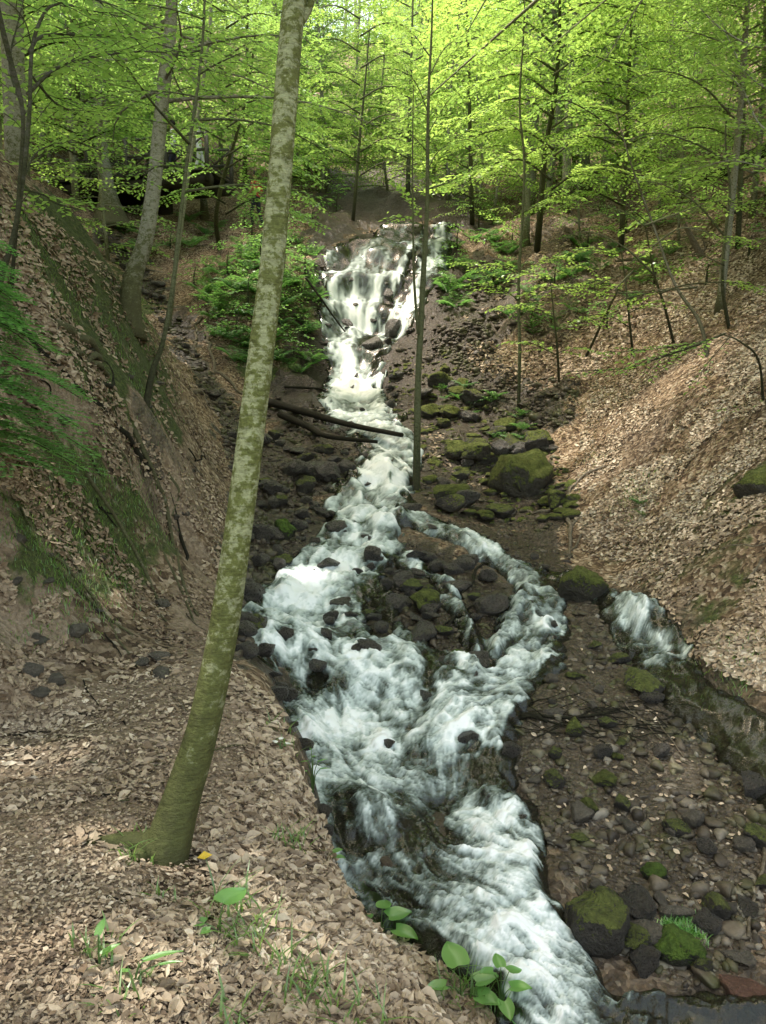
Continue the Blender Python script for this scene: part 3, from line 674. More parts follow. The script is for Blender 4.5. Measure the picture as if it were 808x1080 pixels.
for k in range(22):
    f = _er.random(); yy = 700+f*330; xx = float(np.interp(yy, [700,737,772,822,880,930,990,1040], [254,290,308,330,340,380,440,488]))+_er.uniform(2, 15)
    q = raycast(xx, yy, Hq, n=500)[0]; place_rock(q, _er.uniform(.05, .11), 'rock_wet', 'dark wet stone at the foot of the undercut path bank', 'wet stones under the path edge', name='stone', hz=.9)
def sample_region(reg, n, H=None):
    poly = np.array(REG[reg], float); x0, y0 = poly.min(0); x1, y1 = poly.max(0); out = []
    while len(out) < n:
        q = np.c_[RNG.uniform(x0, x1, n*3), RNG.uniform(y0, y1, n*3)]; q = q[inside(poly, q[:, 0], q[:, 1])]; out += list(q)
    q = np.array(out[:n]); return q
SC_ROCKS = [
 ('left_cobbles', 66, .12, .36, ['rock_wet']*5+['rock_halfmoss'], 'dark wet cobble in the stony bed left of the stream', 'wet cobbles left of the stream'),
 ('island', 34, .12, .34, ['rock_wet']*4+['rock_halfmoss'], 'dark wet stone of the low island between the two stream arms', 'stones of the island in the stream'),
 ('gravel_bar', 52, .07, .19, ['rock_grey']*3+['rock_wet']*2+['rock_halfmoss']*3+['rock_moss'], 'loose cobble on the gravel bar right of the rapids', 'cobbles on the gravel bar'),
 ('moss_bank', 46, .2, .55, ['rock_moss']*4+['rock_halfmoss']*2+['rock_wet']*2, 'mossy or dark stone on the boulder bank right of the stream', 'stones of the boulder bank'),
 ('fall_face', 12, .2, .55, ['rock_wet'], 'dark wet rock on the face beside the waterfall', 'dark rocks of the waterfall face'),
 ('gully', 14, .16, .45, ['rock_wet'], 'black wet stone in the narrow gully on the left', 'black stones in the side gully'),
]
for reg, n, s0, s1, mats, lab, grp in SC_ROCKS:
    q = sample_region(reg, n); P = hit(q[:, 0], q[:, 1]); sdv = water_sd(P[:, 0], P[:, 1])
    for p, s in zip(P, sdv):
        r = s0*(s1/s0)**(random.random()**1.5)
        if s < -r*.2 and reg != 'gully': 
            if random.random() < .75: continue
            r = min(r, s0)
        place_rock(p, r*.5*1.3, random.choice(mats), lab, grp, rnd=random.random() < .3, name='stone', hz=random.uniform(.6, 1.05), sink=.15)
def gravel(reg, n, s0, s1, tlo, thi, name, label, mk='gravel'):
    q = sample_region(reg, n); P = raycast(q[:, 0], q[:, 1], Hq, n=400); sd = water_sd(P[:, 0], P[:, 1]); P = P[sd > -.02]
    n = len(P); s = s0*(s1/s0)**(RNG.random(n)**2.4)
    tm = [rock_shape(IV1, RNG, 9, .38, .8, .3, (1, RNG.uniform(.55, .95), RNG.uniform(.45, .8)), k) for k in range(14)]
    V = np.array([tm[k] for k in RNG.integers(0, 14, n)])
    a = RNG.uniform(0, 6.28, n); ca, sa = np.cos(a)[:, None], np.sin(a)[:, None]
    x = V[..., 0]*ca-V[..., 1]*sa; y = V[..., 0]*sa+V[..., 1]*ca
    V = np.stack([x, y, V[..., 2]*RNG.uniform(.6, 1.1, n)[:, None]], -1)*s[:, None, None]*.5 + P[:, None, :]+(np.array([0, 0, 1.])*(RNG.uniform(-.22, .08, n)*s)[:, None])[:, None, :]
    T = (IT1[None]+(np.arange(n)*len(IV1))[:, None, None]).reshape(-1, 3)
    me = mesh_np(name, V.reshape(-1, 3), T, attrs={'tint': np.repeat(RNG.uniform(tlo, thi, n), len(IV1))}, smooth=True)
    tag(obj(name, me, M[mk]), label, 'gravel', kind='stuff')
gravel('gravel_bar', 3600, .014, .15, .0, .95, 'gravel', 'grey and brown gravel covering the bar right of the rapids')
gravel('left_cobbles', 3000, .04, .2, 0, .6, 'gravel', 'dark wet gravel and small cobbles left of the stream')
gravel('island', 1500, .03, .13, 0, .55, 'gravel', 'dark gravel on the island between the stream arms')
gravel('moss_bank', 1400, .05, .2, 0, .7, 'gravel', 'small dark stones between the mossy boulders')
gravel('scree', 900, .05, .2, .1, .7, 'gravel', 'dark scree below the bare bank beside the waterfall')
gravel('gully', 900, .08, .3, 0, .5, 'gravel', 'black wet rubble in the narrow gully on the left')
gravel('fall_face', 500, .1, .35, 0, .5, 'gravel', 'broken black rubble around the waterfall')
gravel('moss_bank', 420, .12, .42, .2, .9, 'mossy_rubble', 'low heaps of mossy green stones between the larger mossy boulders', 'rock_moss')
gravel('scree', 700, .08, .3, 0, .4, 'rubble', 'dark broken rubble beside the waterfall foot')
gravel('cliff_right', 500, .08, .35, 0, .4, 'rubble', 'dark rubble on the bare bank right of the waterfall')
gravel('damp', 700, .03, .16, 0, .6, 'gravel', 'wet gravel flat between the boulder bank and the right stream arm')
REG['rill_bank'] = [(600,625),(650,640),(700,725),(770,770),(806,810),(806,870),(720,790),(660,730),(610,680)]
gravel('rill_bank', 700, .025, .16, 0, .7, 'gravel', 'dark gravel along the small right channel')
# ------------------------------------------------------------------ leaf litter
def hnormal(x, y, e=.05):
    gx = (Hq(x+e, y)-Hq(x-e, y))/(2*e); gy = (Hq(x, y+e)-Hq(x, y-e))/(2*e)
    n = np.stack([-gx, -gy, np.ones_like(gx)], -1); return n/np.linalg.norm(n, axis=-1)[..., None]
def litter(name, label, poly, n, size, keep=None, thr=-9, nscale=1.3, tint=(0, 1)):
    REG['_t'] = poly; q = sample_region('_t', n); P = raycast(q[:, 0], q[:, 1], Hq, n=400)
    sd = water_sd(P[:, 0], P[:, 1]); k = (sd > .06)
    k &= fbm(P[:, 0]*nscale, P[:, 1]*nscale, seed=61, octv=3) > thr
    if keep is not None: k &= keep(P)
    P = P[k]; n = len(P); Nn = hnormal(P[:, 0], P[:, 1]); a = RNG.uniform(0, 6.28, n)
    D = np.stack([np.cos(a), np.sin(a), RNG.normal(0, .25, n)], -1); D -= Nn*(D*Nn).sum(1)[:, None]*.8
    N2 = Nn+RNG.normal(0, .33, (n, 3)); s = size*np.clip(RNG.lognormal(-.12, .40, n), .3, 1.45)
    D /= np.linalg.norm(D, axis=1)[:, None]; S = np.cross(D, N2); S /= np.linalg.norm(S, axis=1)[:, None]; N2 = np.cross(S, D)
    P = P+Nn*RNG.uniform(.002, .016, n)[:, None]; s1 = s[:, None]; w = RNG.uniform(.22, .34, n)[:, None]*s1; cu = RNG.uniform(-.2, .32, n)[:, None]*s1; cv = RNG.uniform(-.25, .3, n)[:, None]*s1
    # 7-point leaf: base, two shoulders, two flanks, tip, midrib
    V = np.stack([P, P+D*s1*.28+S*w*.85+N2*cu*.7, P+D*s1*.62+S*w*.9+N2*(cu+cv*.4), P+D*s1+N2*cv, P+D*s1*.62-S*w*.9+N2*(cu*.7+cv*.4), P+D*s1*.28-S*w*.85+N2*cu, P+D*s1*.5+N2*cv*.1], 1).reshape(-1, 3)
    b = np.arange(n)*7; T = np.concatenate([np.stack([b+6, b+i, b+j], 1) for i, j in ((1, 0), (2, 1), (3, 2), (4, 3), (5, 4), (0, 5))])
    t = np.clip(RNG.beta(2.2, 1.8, n)*(tint[1]-tint[0])+tint[0]+.34*fbm(P[:, 0]*1.1, P[:, 1]*1.1, seed=8, octv=4), 0, 1)
    me = mesh_np(name, V, T, attrs={'tint': np.repeat(t, 7)}, smooth=False)
    tag(obj(name, me, M['litter']), label, 'fallen leaves', kind='stuff')
PATHP = [(0,745),(230,690),(290,745),(330,860),(520,1085),(0,1085)]
litter('leaf_crumbs', 'crumbled brown leaf fragments trodden into the footpath', PATHP, 20000, .018, tint=(.05, .95), thr=-.5, nscale=1.1)
litter('fallen_leaves', 'brown dry beech leaves scattered over the footpath', PATHP, 6000, .040, tint=(.2, 1), thr=.12, nscale=1.6)
litter('fallen_leaves', 'thick tan beech leaves on the path edge above the water', [(240,700),(290,745),(332,862),(520,1085),(300,1085),(210,900),(262,800)], 12000, .047, tint=(.3, 1.))
litter('fallen_leaves', 'beech leaves lying on the steep left bank', [(0,330),(60,330),(200,520),(235,690),(150,700),(0,765)], 12000, .042, thr=.06, nscale=2.2, tint=(0, .62))
litter('fallen_leaves', 'beech leaves on the mossy upper left bank and trail', [(0,190),(110,275),(160,310),(240,470),(232,600),(210,560),(0,340)], 9000, .055, thr=.02, nscale=1.8, tint=(0, .75))
litter('fallen_leaves', 'dry beech leaves covering the right slope, paled to imitate sunlight', [(612,560),(600,520),(630,380),(808,180),(808,480),(690,620),(640,610)], 34000, .056, thr=-.1, nscale=1.6, tint=(.1, 1.2))  # upper tint raised so the sun patches on this slope look brighter
litter('fallen_leaves', 'beech leaves sprinkled on the mossy lower right bank', [(640,610),(690,600),(808,470),(808,730),(700,680)], 5500, .055, thr=.02, tint=(.15, 1))
litter('fallen_leaves', 'leaf cover on the hillside above the right bank', [(480,300),(640,180),(808,60),(808,250),(640,380),(560,420),(500,400)], 20000, .09, thr=-.12, nscale=.9, tint=(.05, .9))
litter('fallen_leaves', 'few leaves caught between the stones right of the stream', [(438,375),(500,420),(612,520),(600,548),(470,545),(436,515)], 1500, .08, thr=.1, tint=(.1, .9))
litter('fallen_leaves', 'stray leaves caught on the gravel bar', [(600,660),(690,720),(800,850),(800,1000),(650,980),(560,800)], 150, .036, tint=(.1, .9))
# ------------------------------------------------------------------ sun flecks: holes cut through the crowns along sun rays to shape the light
FLECK = [(30,808,.1),(70,806,.08),(70,886,.1),(105,890,.1),(10,1010,.06),(300,1015,.03),(240,940,.02),(470,715,.0),(250,922,.07),(735,385,.6),(705,400,.6),(680,415,.3),(665,465,.6),(640,485,.5),(650,440,.2),(740,365,.25),(625,500,.15),(745,452,.05),(672,430,.15),
         (325,628,.22),(345,630,.15),(400,300,.8),(365,380,.5),(440,265,.6),(195,382,.3),(210,412,.25),(183,355,.2),(705,826,.04),(705,800,.03),(30,480,.2),(55,505,.12),
         (300,1010,.08),(160,1040,.1),(100,1010,.1)]
_f = np.array([(a, b) for a, b, c in FLECK], float); FP = hit(_f[:, 0], _f[:, 1]); FR = np.array([c for a, b, c in FLECK])
def fleck_keep(P, k1=1., k0=.14):
    k = np.ones(len(P), bool)
    for p, r in zip(FP, FR):
        d = P-p; t = d@SUN; q = d-t[:, None]*SUN; dist = np.sqrt((q*q).sum(1))
        k &= ~((dist < (r*k1+k0 if r > 0 else 0)) & (t > .3))
    return k
# ------------------------------------------------------------------ branches and leaves
def spray(mb_wood, mb_leaf, p0, az, L, rise=.15, droop=.25, ls=.075, rs=RNG, wood=True, dens=1., r0=None, path=None, flat=.22, tw=1., twigs=True, gaps=False):
    """one horizontal beech branch with its two-sided fan of twigs and leaves"""
    if path is None:
        t = np.linspace(0, 1, 7); d = np.array([math.cos(az), math.sin(az), 0.])
        side = np.array([-d[1], d[0], 0])
        P = np.asarray(p0)+d*L*t[:, None]+side*(L*.12*np.sin(t*3+rs.uniform(0, 6))[:, None]*t[:, None])+np.array([0, 0, 1.])*(rise*L*t-droop*L*t*t)[:, None]
    else:
        P = curve(path, 12); L = np.linalg.norm(np.diff(P, axis=0), axis=1).sum()
    if gaps and not fleck_keep(curve(P, 40), .45, .0).all(): return
    K = len(P); r0 = r0 or max(.004, .010*L)
    if wood: mb_wood.add(*tube(P, np.linspace(r0, .0025, K), 5))
    nt = max(4, int(L/.13*tw)); bp, bd, bn, bs = [], [], [], []
    for i in range(nt):
        f = .12+.88*(i+rs.uniform(-.3, .3))/nt; f = min(max(f, .05), .99); q = f*(K-1); a = int(q); w = q-a
        b0 = P[a]*(1-w)+P[min(a+1, K-1)]*w; tg = P[min(a+1, K-1)]-P[a]; tg /= np.linalg.norm(tg)+1e-9
        sd = np.cross(tg, [0, 0, 1]); sd /= np.linalg.norm(sd)+1e-9; sgn = 1 if i % 2 else -1
        tl = (L*.36*(1-.75*f)+.14)*rs.uniform(.6, 1.15)
        td = tg*.62+sd*sgn*.8+np.array([0, 0, rs.uniform(-.28, .12)]); td /= np.linalg.norm(td)
        m = max(2, int(tl/(ls*.62)*dens)); s = (np.arange(m)+.6)/m*tl
        pp = b0+td*s[:, None]-np.array([0, 0, 1.])*(s**2*.18)[:, None]
        if wood and tl > .25 and twigs: mb_wood.add(*tube(np.array([b0, b0+td*tl*.5-[0, 0, tl*tl*.045], pp[-1]]), [.0035, .0028, .0018], 3, cap=False))
        sn = np.where(np.arange(m) % 2, 1., -1.)[:, None]; lat = np.cross(td, [0, 0, 1.])
        bp.append(pp); bd.append(td*.75+lat*sn*.75+rs.normal(0, .14, (m, 3))+np.array([0, 0, -.12])); bn.append(np.array([0, 0, 1.])+rs.normal(0, flat, (m, 3))); bs.append(ls*rs.uniform(.6, 1.15, m))
    bp, bd, bn, bs = np.vstack(bp), np.vstack(bd), np.vstack(bn), np.concatenate(bs)
    mb_leaf.append((bp, bd, bn, bs))
def leaf_mesh(name, acc, origin, m, cull=True, tb=0.):
    P, D, N, S = (np.concatenate([a[i] for a in acc]) for i in range(4))
    if cull: k = fleck_keep(P); P, D, N, S = P[k], D[k], N[k], S[k]
    V, T = leaves(P, D, N, S)
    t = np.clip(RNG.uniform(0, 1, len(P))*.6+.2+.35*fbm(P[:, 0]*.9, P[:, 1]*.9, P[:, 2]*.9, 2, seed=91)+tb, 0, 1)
    me = mesh_np(name, V-np.asarray(origin), T, attrs={'tint': np.repeat(t, 4)}, smooth=False); me.materials.append(M[m]); return me
def tree_parts(root, origin, trunk, rad, branches, mbark, mleaf='leaf', sides=12, rough=.12, limbs=(), ls=.075, dens=1., seed=0, flare=0., wood=True, cull=True, tb=0., bmat=None, flat=.22):
    """trunk, limbs (branches) and crown as children of root; all given in world coordinates"""
    mb = MB(); P = curve(trunk, max(16, 5*len(trunk))); r = np.interp(np.linspace(0, 1, len(P)), np.linspace(0, 1, len(rad)), rad)
    if flare:
        s = np.cumsum(np.r_[0, np.linalg.norm(np.diff(P, axis=0), axis=1)]); r = r*(1+flare*np.exp(-s/(rad[0]*2.2)))
        r[0] *= 1.1
    mb.add(*tube(P, r, sides, rough, seed))
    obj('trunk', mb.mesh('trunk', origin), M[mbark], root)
    w = MB(); acc = []
    for lp, lr in limbs: w.add(*tube(curve(lp, 12), np.linspace(lr, lr*.35, len(curve(lp, 12))), 7, .08))
    for b in branches: spray(w, acc, ls=b.pop('ls', ls), dens=b.pop('dens', dens), wood=b.pop('wood', wood), flat=b.pop('flat', flat), **b)
    if w.n: obj('branches', w.mesh('branches', origin), M[bmat or mbark], root)
    if acc: obj('crown', leaf_mesh('crown', acc, origin, mleaf, cull, tb), None, root)
def along(trunk, f):
    P = curve(trunk, 40); q = f*(len(P)-1); a = int(q); w = q-a; return P[a]*(1-w)+P[min(a+1, len(P)-1)]*w
def auto_branches(trunk, f0, f1, n, L0, L1, rs=RNG, **kw):
    out = []
    for i in range(n):
        f = f0+(f1-f0)*(i+.5)/n; out.append(dict(p0=along(trunk, f), az=i*2.4+rs.uniform(-.5, .5), L=(L0+(L1-L0)*(i/n))*rs.uniform(.65, 1.15), rise=rs.uniform(.05, .4), droop=rs.uniform(.15, .4), **kw))
    return out
def px_trunk(pts, dY=0., base=None):
    """world points of a trunk whose foot stands on the ground at pts[0]"""
    b = hit(pts[0][0], pts[0][1])[0] if base is None else np.asarray(base)
    n = len(pts); out = [b-np.array([0, 0, .12 if b[1] < 6 else .35])]
    for i, (px, py) in enumerate(pts[1:]): out.append(at(px, py, b[1]+.02+dY*(i+1)/(n-1)))
    return b, out
# ---- the leaning tree in front
main_px = [(162,903),(190,848),(213,770),(232,685),(246,600),(257,520),(267,440),(277,360),(286,285),(293,210),(300,120),(307,30)]
b, tr = px_trunk(main_px, .55); top = tr[-1]
tr += [top+np.array([.05, .05, .5]), top+np.array([.02, .2, 1.8]), top+np.array([.3, .3, 3.6]), top+np.array([.2, .5, 5.6])]
root = thing('beech_tree', 'large leaning mottled beech trunk standing on the footpath in front of the stream', 'tree', b)
fork = at(311, 28, tr[11][1]); fk = [fork, at(322, 14, tr[11][1]+.03), at(331, -12, tr[11][1]+.05), at(352, -120, tr[11][1]+.2), at(390, -420, tr[11][1]+.8)]
bw = [.076, .063, .055, .051, .049, .048, .047, .046, .045, .045, .044, .042, .039, .034, .027, .012]
br = auto_branches(tr, .80, .99, 16, 2.4, 1.0)
tree_parts(root, b, tr, bw, br, 'bark_main', limbs=[(fk, .022)], sides=28, rough=.16, flare=.38, ls=.08, seed=3)
# surface root of that tree
for az, L, r0 in ((2.9, .30, .05), (3.9, .17, .035), (1.5, .2, .03), (-.5, .16, .03)):
    t = np.linspace(0, 1, 9); C = b+np.stack([np.cos(az+.5*t)*L*t, np.sin(az+.5*t)*L*t, 0*t], 1); rr_ = r0*(1-t)**.8+.004
    C[:, 2] = Hq(C[:, 0], C[:, 1])+np.linspace(.02, -.022, 9); C[0] = b+[0, 0, .05]; w = MB(); w.add(*tube(C, rr_, 9, .12)); obj('root', w.mesh('root', b), M['bark_main'], root)
# ---- trees on the left bank
def simple_tree(name, label, pts, widths, dY=0, ext=0., br=(), group=None, **kw):
    b, tr = px_trunk(pts, dY); wr = [w*.5*mper(b[1]) for w in widths]
    if ext: d = tr[-1]-tr[-2]; d = d/np.linalg.norm(d); d = d*.5+np.array([0, 0, .5]); tr = tr+[tr[-1]+d*ext*.5, tr[-1]+d*ext]; wr = wr+[wr[-1]*.7, wr[-1]*.2]
    rt = thing(name, label, 'tree', b, group); B = []
    for q in br:
        if callable(q): B += q(tr)
        else: B.append(q)
    tree_parts(rt, b, tr, wr, B, **kw); return rt, b, tr
def px_branch(Y, pts, dY=0, **kw):
    kw.setdefault('tw', 1.5); kw.setdefault('dens', 1.0); kw['dens'] *= 1.25
    n = len(pts); return dict(p0=None, az=0, L=0, path=[at(px, py, Y+dY*i/(n-1)) for i, (px, py) in enumerate(pts)], **kw)
rt, b2, t2 = simple_tree('beech_tree', 'pale leaning beech with curved mossy foot on the left trail', [(132,326),(140,296),(153,255),(162,200),(168,140),(175,70),(181,5)], [22,18,16,15,14,13,12], .5, 6.,
    br=[lambda tr: auto_branches(tr, .55, .98, 22, 2.6, 1.2)], mbark='bark', sides=16, flare=.8, ls=.09, seed=8)
simple_tree('beech_tree', 'slim bowed sapling rooted on the mossy left bank edge', [(148,418),(160,396),(172,360),(181,310),(188,250),(196,180),(206,110),(214,40)], [8,7,5.5,5,4.5,4,3.5,3], .8, 2.,
    br=[lambda tr: auto_branches(tr, .5, .98, 12, 1.6, .8)], mbark='bark_thin', sides=9, flare=.8, ls=.08, seed=12)
simple_tree('beech_tree', 'thin pale stem rising beside the slim bowed sapling', [(176,345),(184,290),(193,225),(202,160),(213,95),(222,20)], [5,4.5,4.5,4,3.5,3], .9, 2., br=[lambda tr: auto_branches(tr, .5, .98, 10, 1.6, .8)], mbark='bark', sides=9, ls=.08, seed=14)
simple_tree('beech_tree', 'stout old tree with spread roots below the footbridge', [(118,232),(114,205),(108,160),(106,100),(104,40),(103,0)], [22,14,11,10,9.5,9], 0, 5., br=[lambda tr: auto_branches(tr, .4, .98, 20, 4.0, 2.0)], mbark='bark', sides=14, flare=1.3, ls=.11, seed=17)
# dark sapling on the near left crest with its long arching branches
Yl = hit(6, 300)[0][1]
simple_tree('beech_tree', 'dark crooked sapling arching over the crest of the left bank', [(-6,296),(14,250),(24,190),(31,120),(34,50),(48,12),(64,3)], [6,5.5,5,4.5,4,3,2], .4, 0,
  br=[px_branch(Yl+.3, [(31,55),(45,38),(90,37),(150,42),(215,62)], .8), px_branch(Yl+.2, [(29,100),(60,72),(110,58),(170,55),(235,70)], .6), px_branch(Yl+.3, [(64,3),(90,10),(130,18),(170,30)], .3),
      px_branch(Yl+.2, [(26,120),(10,70),(20,20),(30,-20)], .3), px_branch(Yl+.3, [(24,190),(40,160),(75,150),(110,160)], .5), px_branch(Yl+.1, [(28,140),(5,120),(-30,110)], 0), px_branch(Yl+.2, [(33,80),(60,110),(85,118),(120,115)], 1.0),
      px_branch(Yl+.2, [(34,50),(25,20),(5,0),(-20,-10)], -.4), px_branch(Yl+.2, [(24,200),(45,205),(60,215),(90,222)], .7)],
  mbark='bark_dark', sides=8, flare=.6, ls=.075, dens=.9, seed=21)
simple_tree('beech_tree', 'thin dark stem crossing behind the crooked left sapling', [(10,300),(20,200),(24,120),(10,60),(-2,10),(-10,-40)], [4,4,4,5,5,5], -.6, 2., br=[lambda tr: auto_branches(tr, .6, .98, 9, 1.5, .9)], mbark='bark_dark', sides=8, ls=.075, seed=22)
# slim tree standing in the stream
rt, b5, t5 = simple_tree('beech_tree', 'slim tree with mossy foot standing in the middle of the stream', [(439,517),(440,470),(441,400),(444,340),(447,280),(450,230),(451,170),(452,100),(455,40)], [9,8,7,6.5,6,5,4,3.2,2.4], 1.0, 1.5,
   br=[px_branch(12.3, [(448,240),(436,215),(425,200),(412,190)], .2, ls=.10), px_branch(12.4, [(449,225),(432,228),(418,230),(405,232)], .1, ls=.10), px_branch(12.6, [(451,180),(462,160),(485,148),(505,150)], .4), px_branch(12.8, [(452,120),(440,90),(425,70),(410,60)], .4),
       px_branch(12.7, [(452,140),(470,110),(490,85)], .3), px_branch(12.7, [(450,200),(478,190),(500,175),(520,150)], .5), px_branch(12.6, [(451,160),(430,140),(400,132)], -.3), px_branch(12.9, [(453,80),(470,50),(500,30)], .5), px_branch(12.9, [(454,60),(430,30),(400,15)], .5)],
   mbark='bark_thin', sides=10, flare=.5, ls=.09, dens=.8, seed=25)
w = MB(); fk = [at(441, 352, b5[1]+.3), at(437, 300, b5[1]+.35), at(436, 250, b5[1]+.4), at(435, 180, b5[1]+.5), at(436, 90, b5[1]+.7)]
w.add(*tube(curve(fk, 16), np.linspace(.024, .008, len(curve(fk, 16))), 7, .1)); obj('stem', w.mesh('stem', b5), M['bark_thin'], rt)
# slender sapling on the right of the stream, with flat sprays
bY = hit(547, 432)[0][1]
simple_tree('beech_sapling', 'slender pale sapling with flat leaf sprays right of the slim stream tree', [(547,432),(548,370),(547,300),(551,230),(553,170),(548,110),(552,40)], [4,3.4,3.2,3,2.6,2.2,1.8], .6, 1.2,
   br=[px_branch(bY+.2, [(548,318),(535,308),(515,302),(492,296)], -.6), px_branch(bY+.2, [(548,325),(565,310),(590,302),(618,300)], -.8), px_branch(bY+.2, [(548,290),(530,282),(505,278),(478,275)], -.4), px_branch(bY+.3, [(549,285),(575,275),(600,268)], -.5),
       px_branch(bY+.3, [(550,250),(530,235),(512,228)], .3), px_branch(bY+.3, [(551,225),(575,212),(598,206),(618,210)], -.4), px_branch(bY+.4, [(552,190),(535,172),(510,160)], .3), px_branch(bY+.4, [(553,165),(580,150),(610,146)], .2), px_branch(bY+.4, [(550,140),(525,120),(500,110)], .3)]+[lambda tr: auto_branches(tr, .7, .99, 10, 1.3, .7)],
   mbark='bark_thin', sides=7, ls=.085, dens=.9, seed=31)
def hang_sapling(label, base, pts, Y, sprays, ww=3., mb='bark_thin', **kw):
    b = hit(*base)[0]; tr = [b-[0, 0, .1]]+[at(px, py, b[1]+(Y-b[1])*(i+1)/len(pts)) for i, (px, py) in enumerate(pts)]
    rt = thing('beech_sapling', label, 'tree', b); n = len(tr)
    tree_parts(rt, b, tr, list(np.linspace(ww*.5*mper(b[1]), ww*.15*mper(b[1]), n)), sprays, mbark=mb, sides=7, **kw); return rt
hang_sapling('bent sapling with one bright horizontal spray over the right bank shade', (618,372), [(640,330),(655,300),(670,280)], 13., [px_branch(13.2, [(668,285),(650,308),(690,306),(735,300)], -.4), px_branch(12.8, [(735,303),(690,308),(655,316),(626,322)], .2, dens=1.3), px_branch(12.9, [(655,290),(630,300),(602,318)], 0, dens=.7), px_branch(13, [(660,280),(690,262),(720,255)], -.2, dens=.7)], ls=.085, seed=33)
hang_sapling('sapling leaning over the leafy slope with sprays at mid height', (712,360), [(700,320),(690,290),(685,262),(680,235)], 12.4, [px_branch(11.8, [(690,290),(660,262),(625,245),(598,248)], -.5, dens=1.2), px_branch(12, [(686,262),(720,240),(762,250),(800,252)], -.6), px_branch(12.2, [(682,240),(655,222),(620,215)], 0), px_branch(12.2, [(680,238),(715,225),(760,212),(800,222)], -.5), px_branch(12., [(695,310),(725,300),(770,298),(806,302)], -.7)], ls=.08, seed=34)
hang_sapling('low sapling hanging its twigs over the pale leaf patch', (806,420), [(800,380),(780,360),(760,352)], 8.4, [px_branch(8.6, [(808,418),(775,430),(760,432)], 0, dens=.25), px_branch(8.4, [(765,352),(735,362),(690,368),(640,372)], .6, dens=1.0), px_branch(8.2, [(740,362),(700,376),(660,388),(600,392)], .9, dens=.6), px_branch(8.4, [(770,355),(745,385),(735,405)], 0, dens=.5)], ls=.07, mleaf='leaf', seed=35)
hang_sapling('crooked sapling on the upper right bank with drooping sprays', (770,345), [(762,300),(765,250),(770,200),(765,140),(775,80)], 12.5, [px_branch(12, [(765,250),(735,215),(700,195),(668,190)], -.3), px_branch(12, [(768,215),(790,200),(812,195)], -.3), px_branch(12.3, [(767,170),(730,150),(690,140),(655,150)], -.4), px_branch(12.4, [(770,120),(740,90),(700,75),(660,85)], -.4), px_branch(12.4, [(772,100),(800,85),(825,90)], -.3), px_branch(12.3, [(768,150),(790,130),(812,128)], -.2), px_branch(12, [(764,280),(735,268),(705,272)], -.5)], ls=.085, ww=4, seed=36)
hang_sapling('leaning leafless pole with forked pale top on the right hillside', (748,378), [(738,340),(712,300),(690,240),(668,180),(650,120)], 14.5, [px_branch(14.3, [(690,240),(660,215),(640,190)], 0, dens=.5), px_branch(14.4, [(660,150),(625,120),(590,105),(560,120)], 0, dens=.9), px_branch(14.4, [(652,125),(690,100),(730,95)], 0)], ls=.09, ww=4.5, mb='bark_dark', seed=37)
# young leafy beech filling the upper middle; sun highlights painted as paler leaf tint
hang_sapling('young beech carrying the brightest sprays with painted sunlight above the right bank', (566,268), [(570,220),(575,160),(585,100),(590,40),(590,-20)], 19., [px_branch(18.2+.2*i, [(583+random.randint(-4, 4), y), (583+s*35, y-22), (583+s*85, y-14+i % 3*5), (583+s*130, y+8)], -.8+.2*(i % 4), dens=1.15) for i, (y, s) in enumerate([(200,1),(190,-1),(165,1),(158,-1),(135,1),(125,-1),(108,1),(100,-1),(80,1),(75,-1),(55,1),(45,-1),(25,1),(20,-1),(5,1),(0,-1)])], ls=.12, ww=7, seed=38, tb=.6)
hang_sapling('pale green young beech between the leaning trunk and the waterfall', (232,262), [(228,230),(235,190),(250,140),(262,90),(270,30)], 19., [px_branch(18.2+.25*(i % 4), [(238, y), (238+s*30, y-16), (238+s*62, y-8), (238+s*98, y+10)], -.5, dens=1.1) for i, (y, s) in enumerate([(226,1),(215,-1),(205,1),(190,-1),(178,1),(165,1),(150,-1),(135,1),(122,1),(108,-1),(92,1),(75,-1),(60,1),(45,-1),(30,1),(14,-1)])], ls=.11, ww=5, seed=39, tb=.1)
hang_sapling('young beech above the waterfall lip with layered yellow green sprays', (372,232), [(376,190),(380,140),(385,90),(390,30)], 25., [px_branch(24.5+.3*(i % 4), [(380, y), (380+s*26, y-14), (380+s*55, y-8), (380+s*88, y+9)], -.8, dens=1.1) for i, (y, s) in enumerate([(185,1),(172,-1),(160,1),(148,-1),(135,1),(120,-1),(105,1),(90,-1),(72,1),(55,-1),(38,1),(20,-1)])], ls=.14, ww=4, seed=40, tb=.2)
def bright_beech(label, base, topx, Y, y0, y1, n, span, ls, tb, ww=6, seed=0, dY=.8):
    rr = random.Random(seed); x0 = base[0]; h0 = base[1]; sp = []
    for i in range(n):
        y = y0+(y1-y0)*(i+rr.uniform(-.4, .4))/n; s_ = 1 if i % 2 else -1; L = span*rr.uniform(.6, 1.1)*(1-.35*i/n); x = x0+(topx-x0)*(h0-y)/(h0+20)
        sp.append(px_branch(Y-.6+.3*(i % 4), [(x, y), (x+s_*L*.3, y-L*.13), (x+s_*L*.65, y-L*.08), (x+s_*L, y+L*.08)], rr.uniform(-1, 1)*dY, dens=.95))
    hang_sapling(label, base, [(x0+(topx-x0)*f, h0+(-20-h0)*f) for f in (.25, .5, .75, 1)], Y, sp, ls=ls, ww=ww, seed=seed, tb=tb)
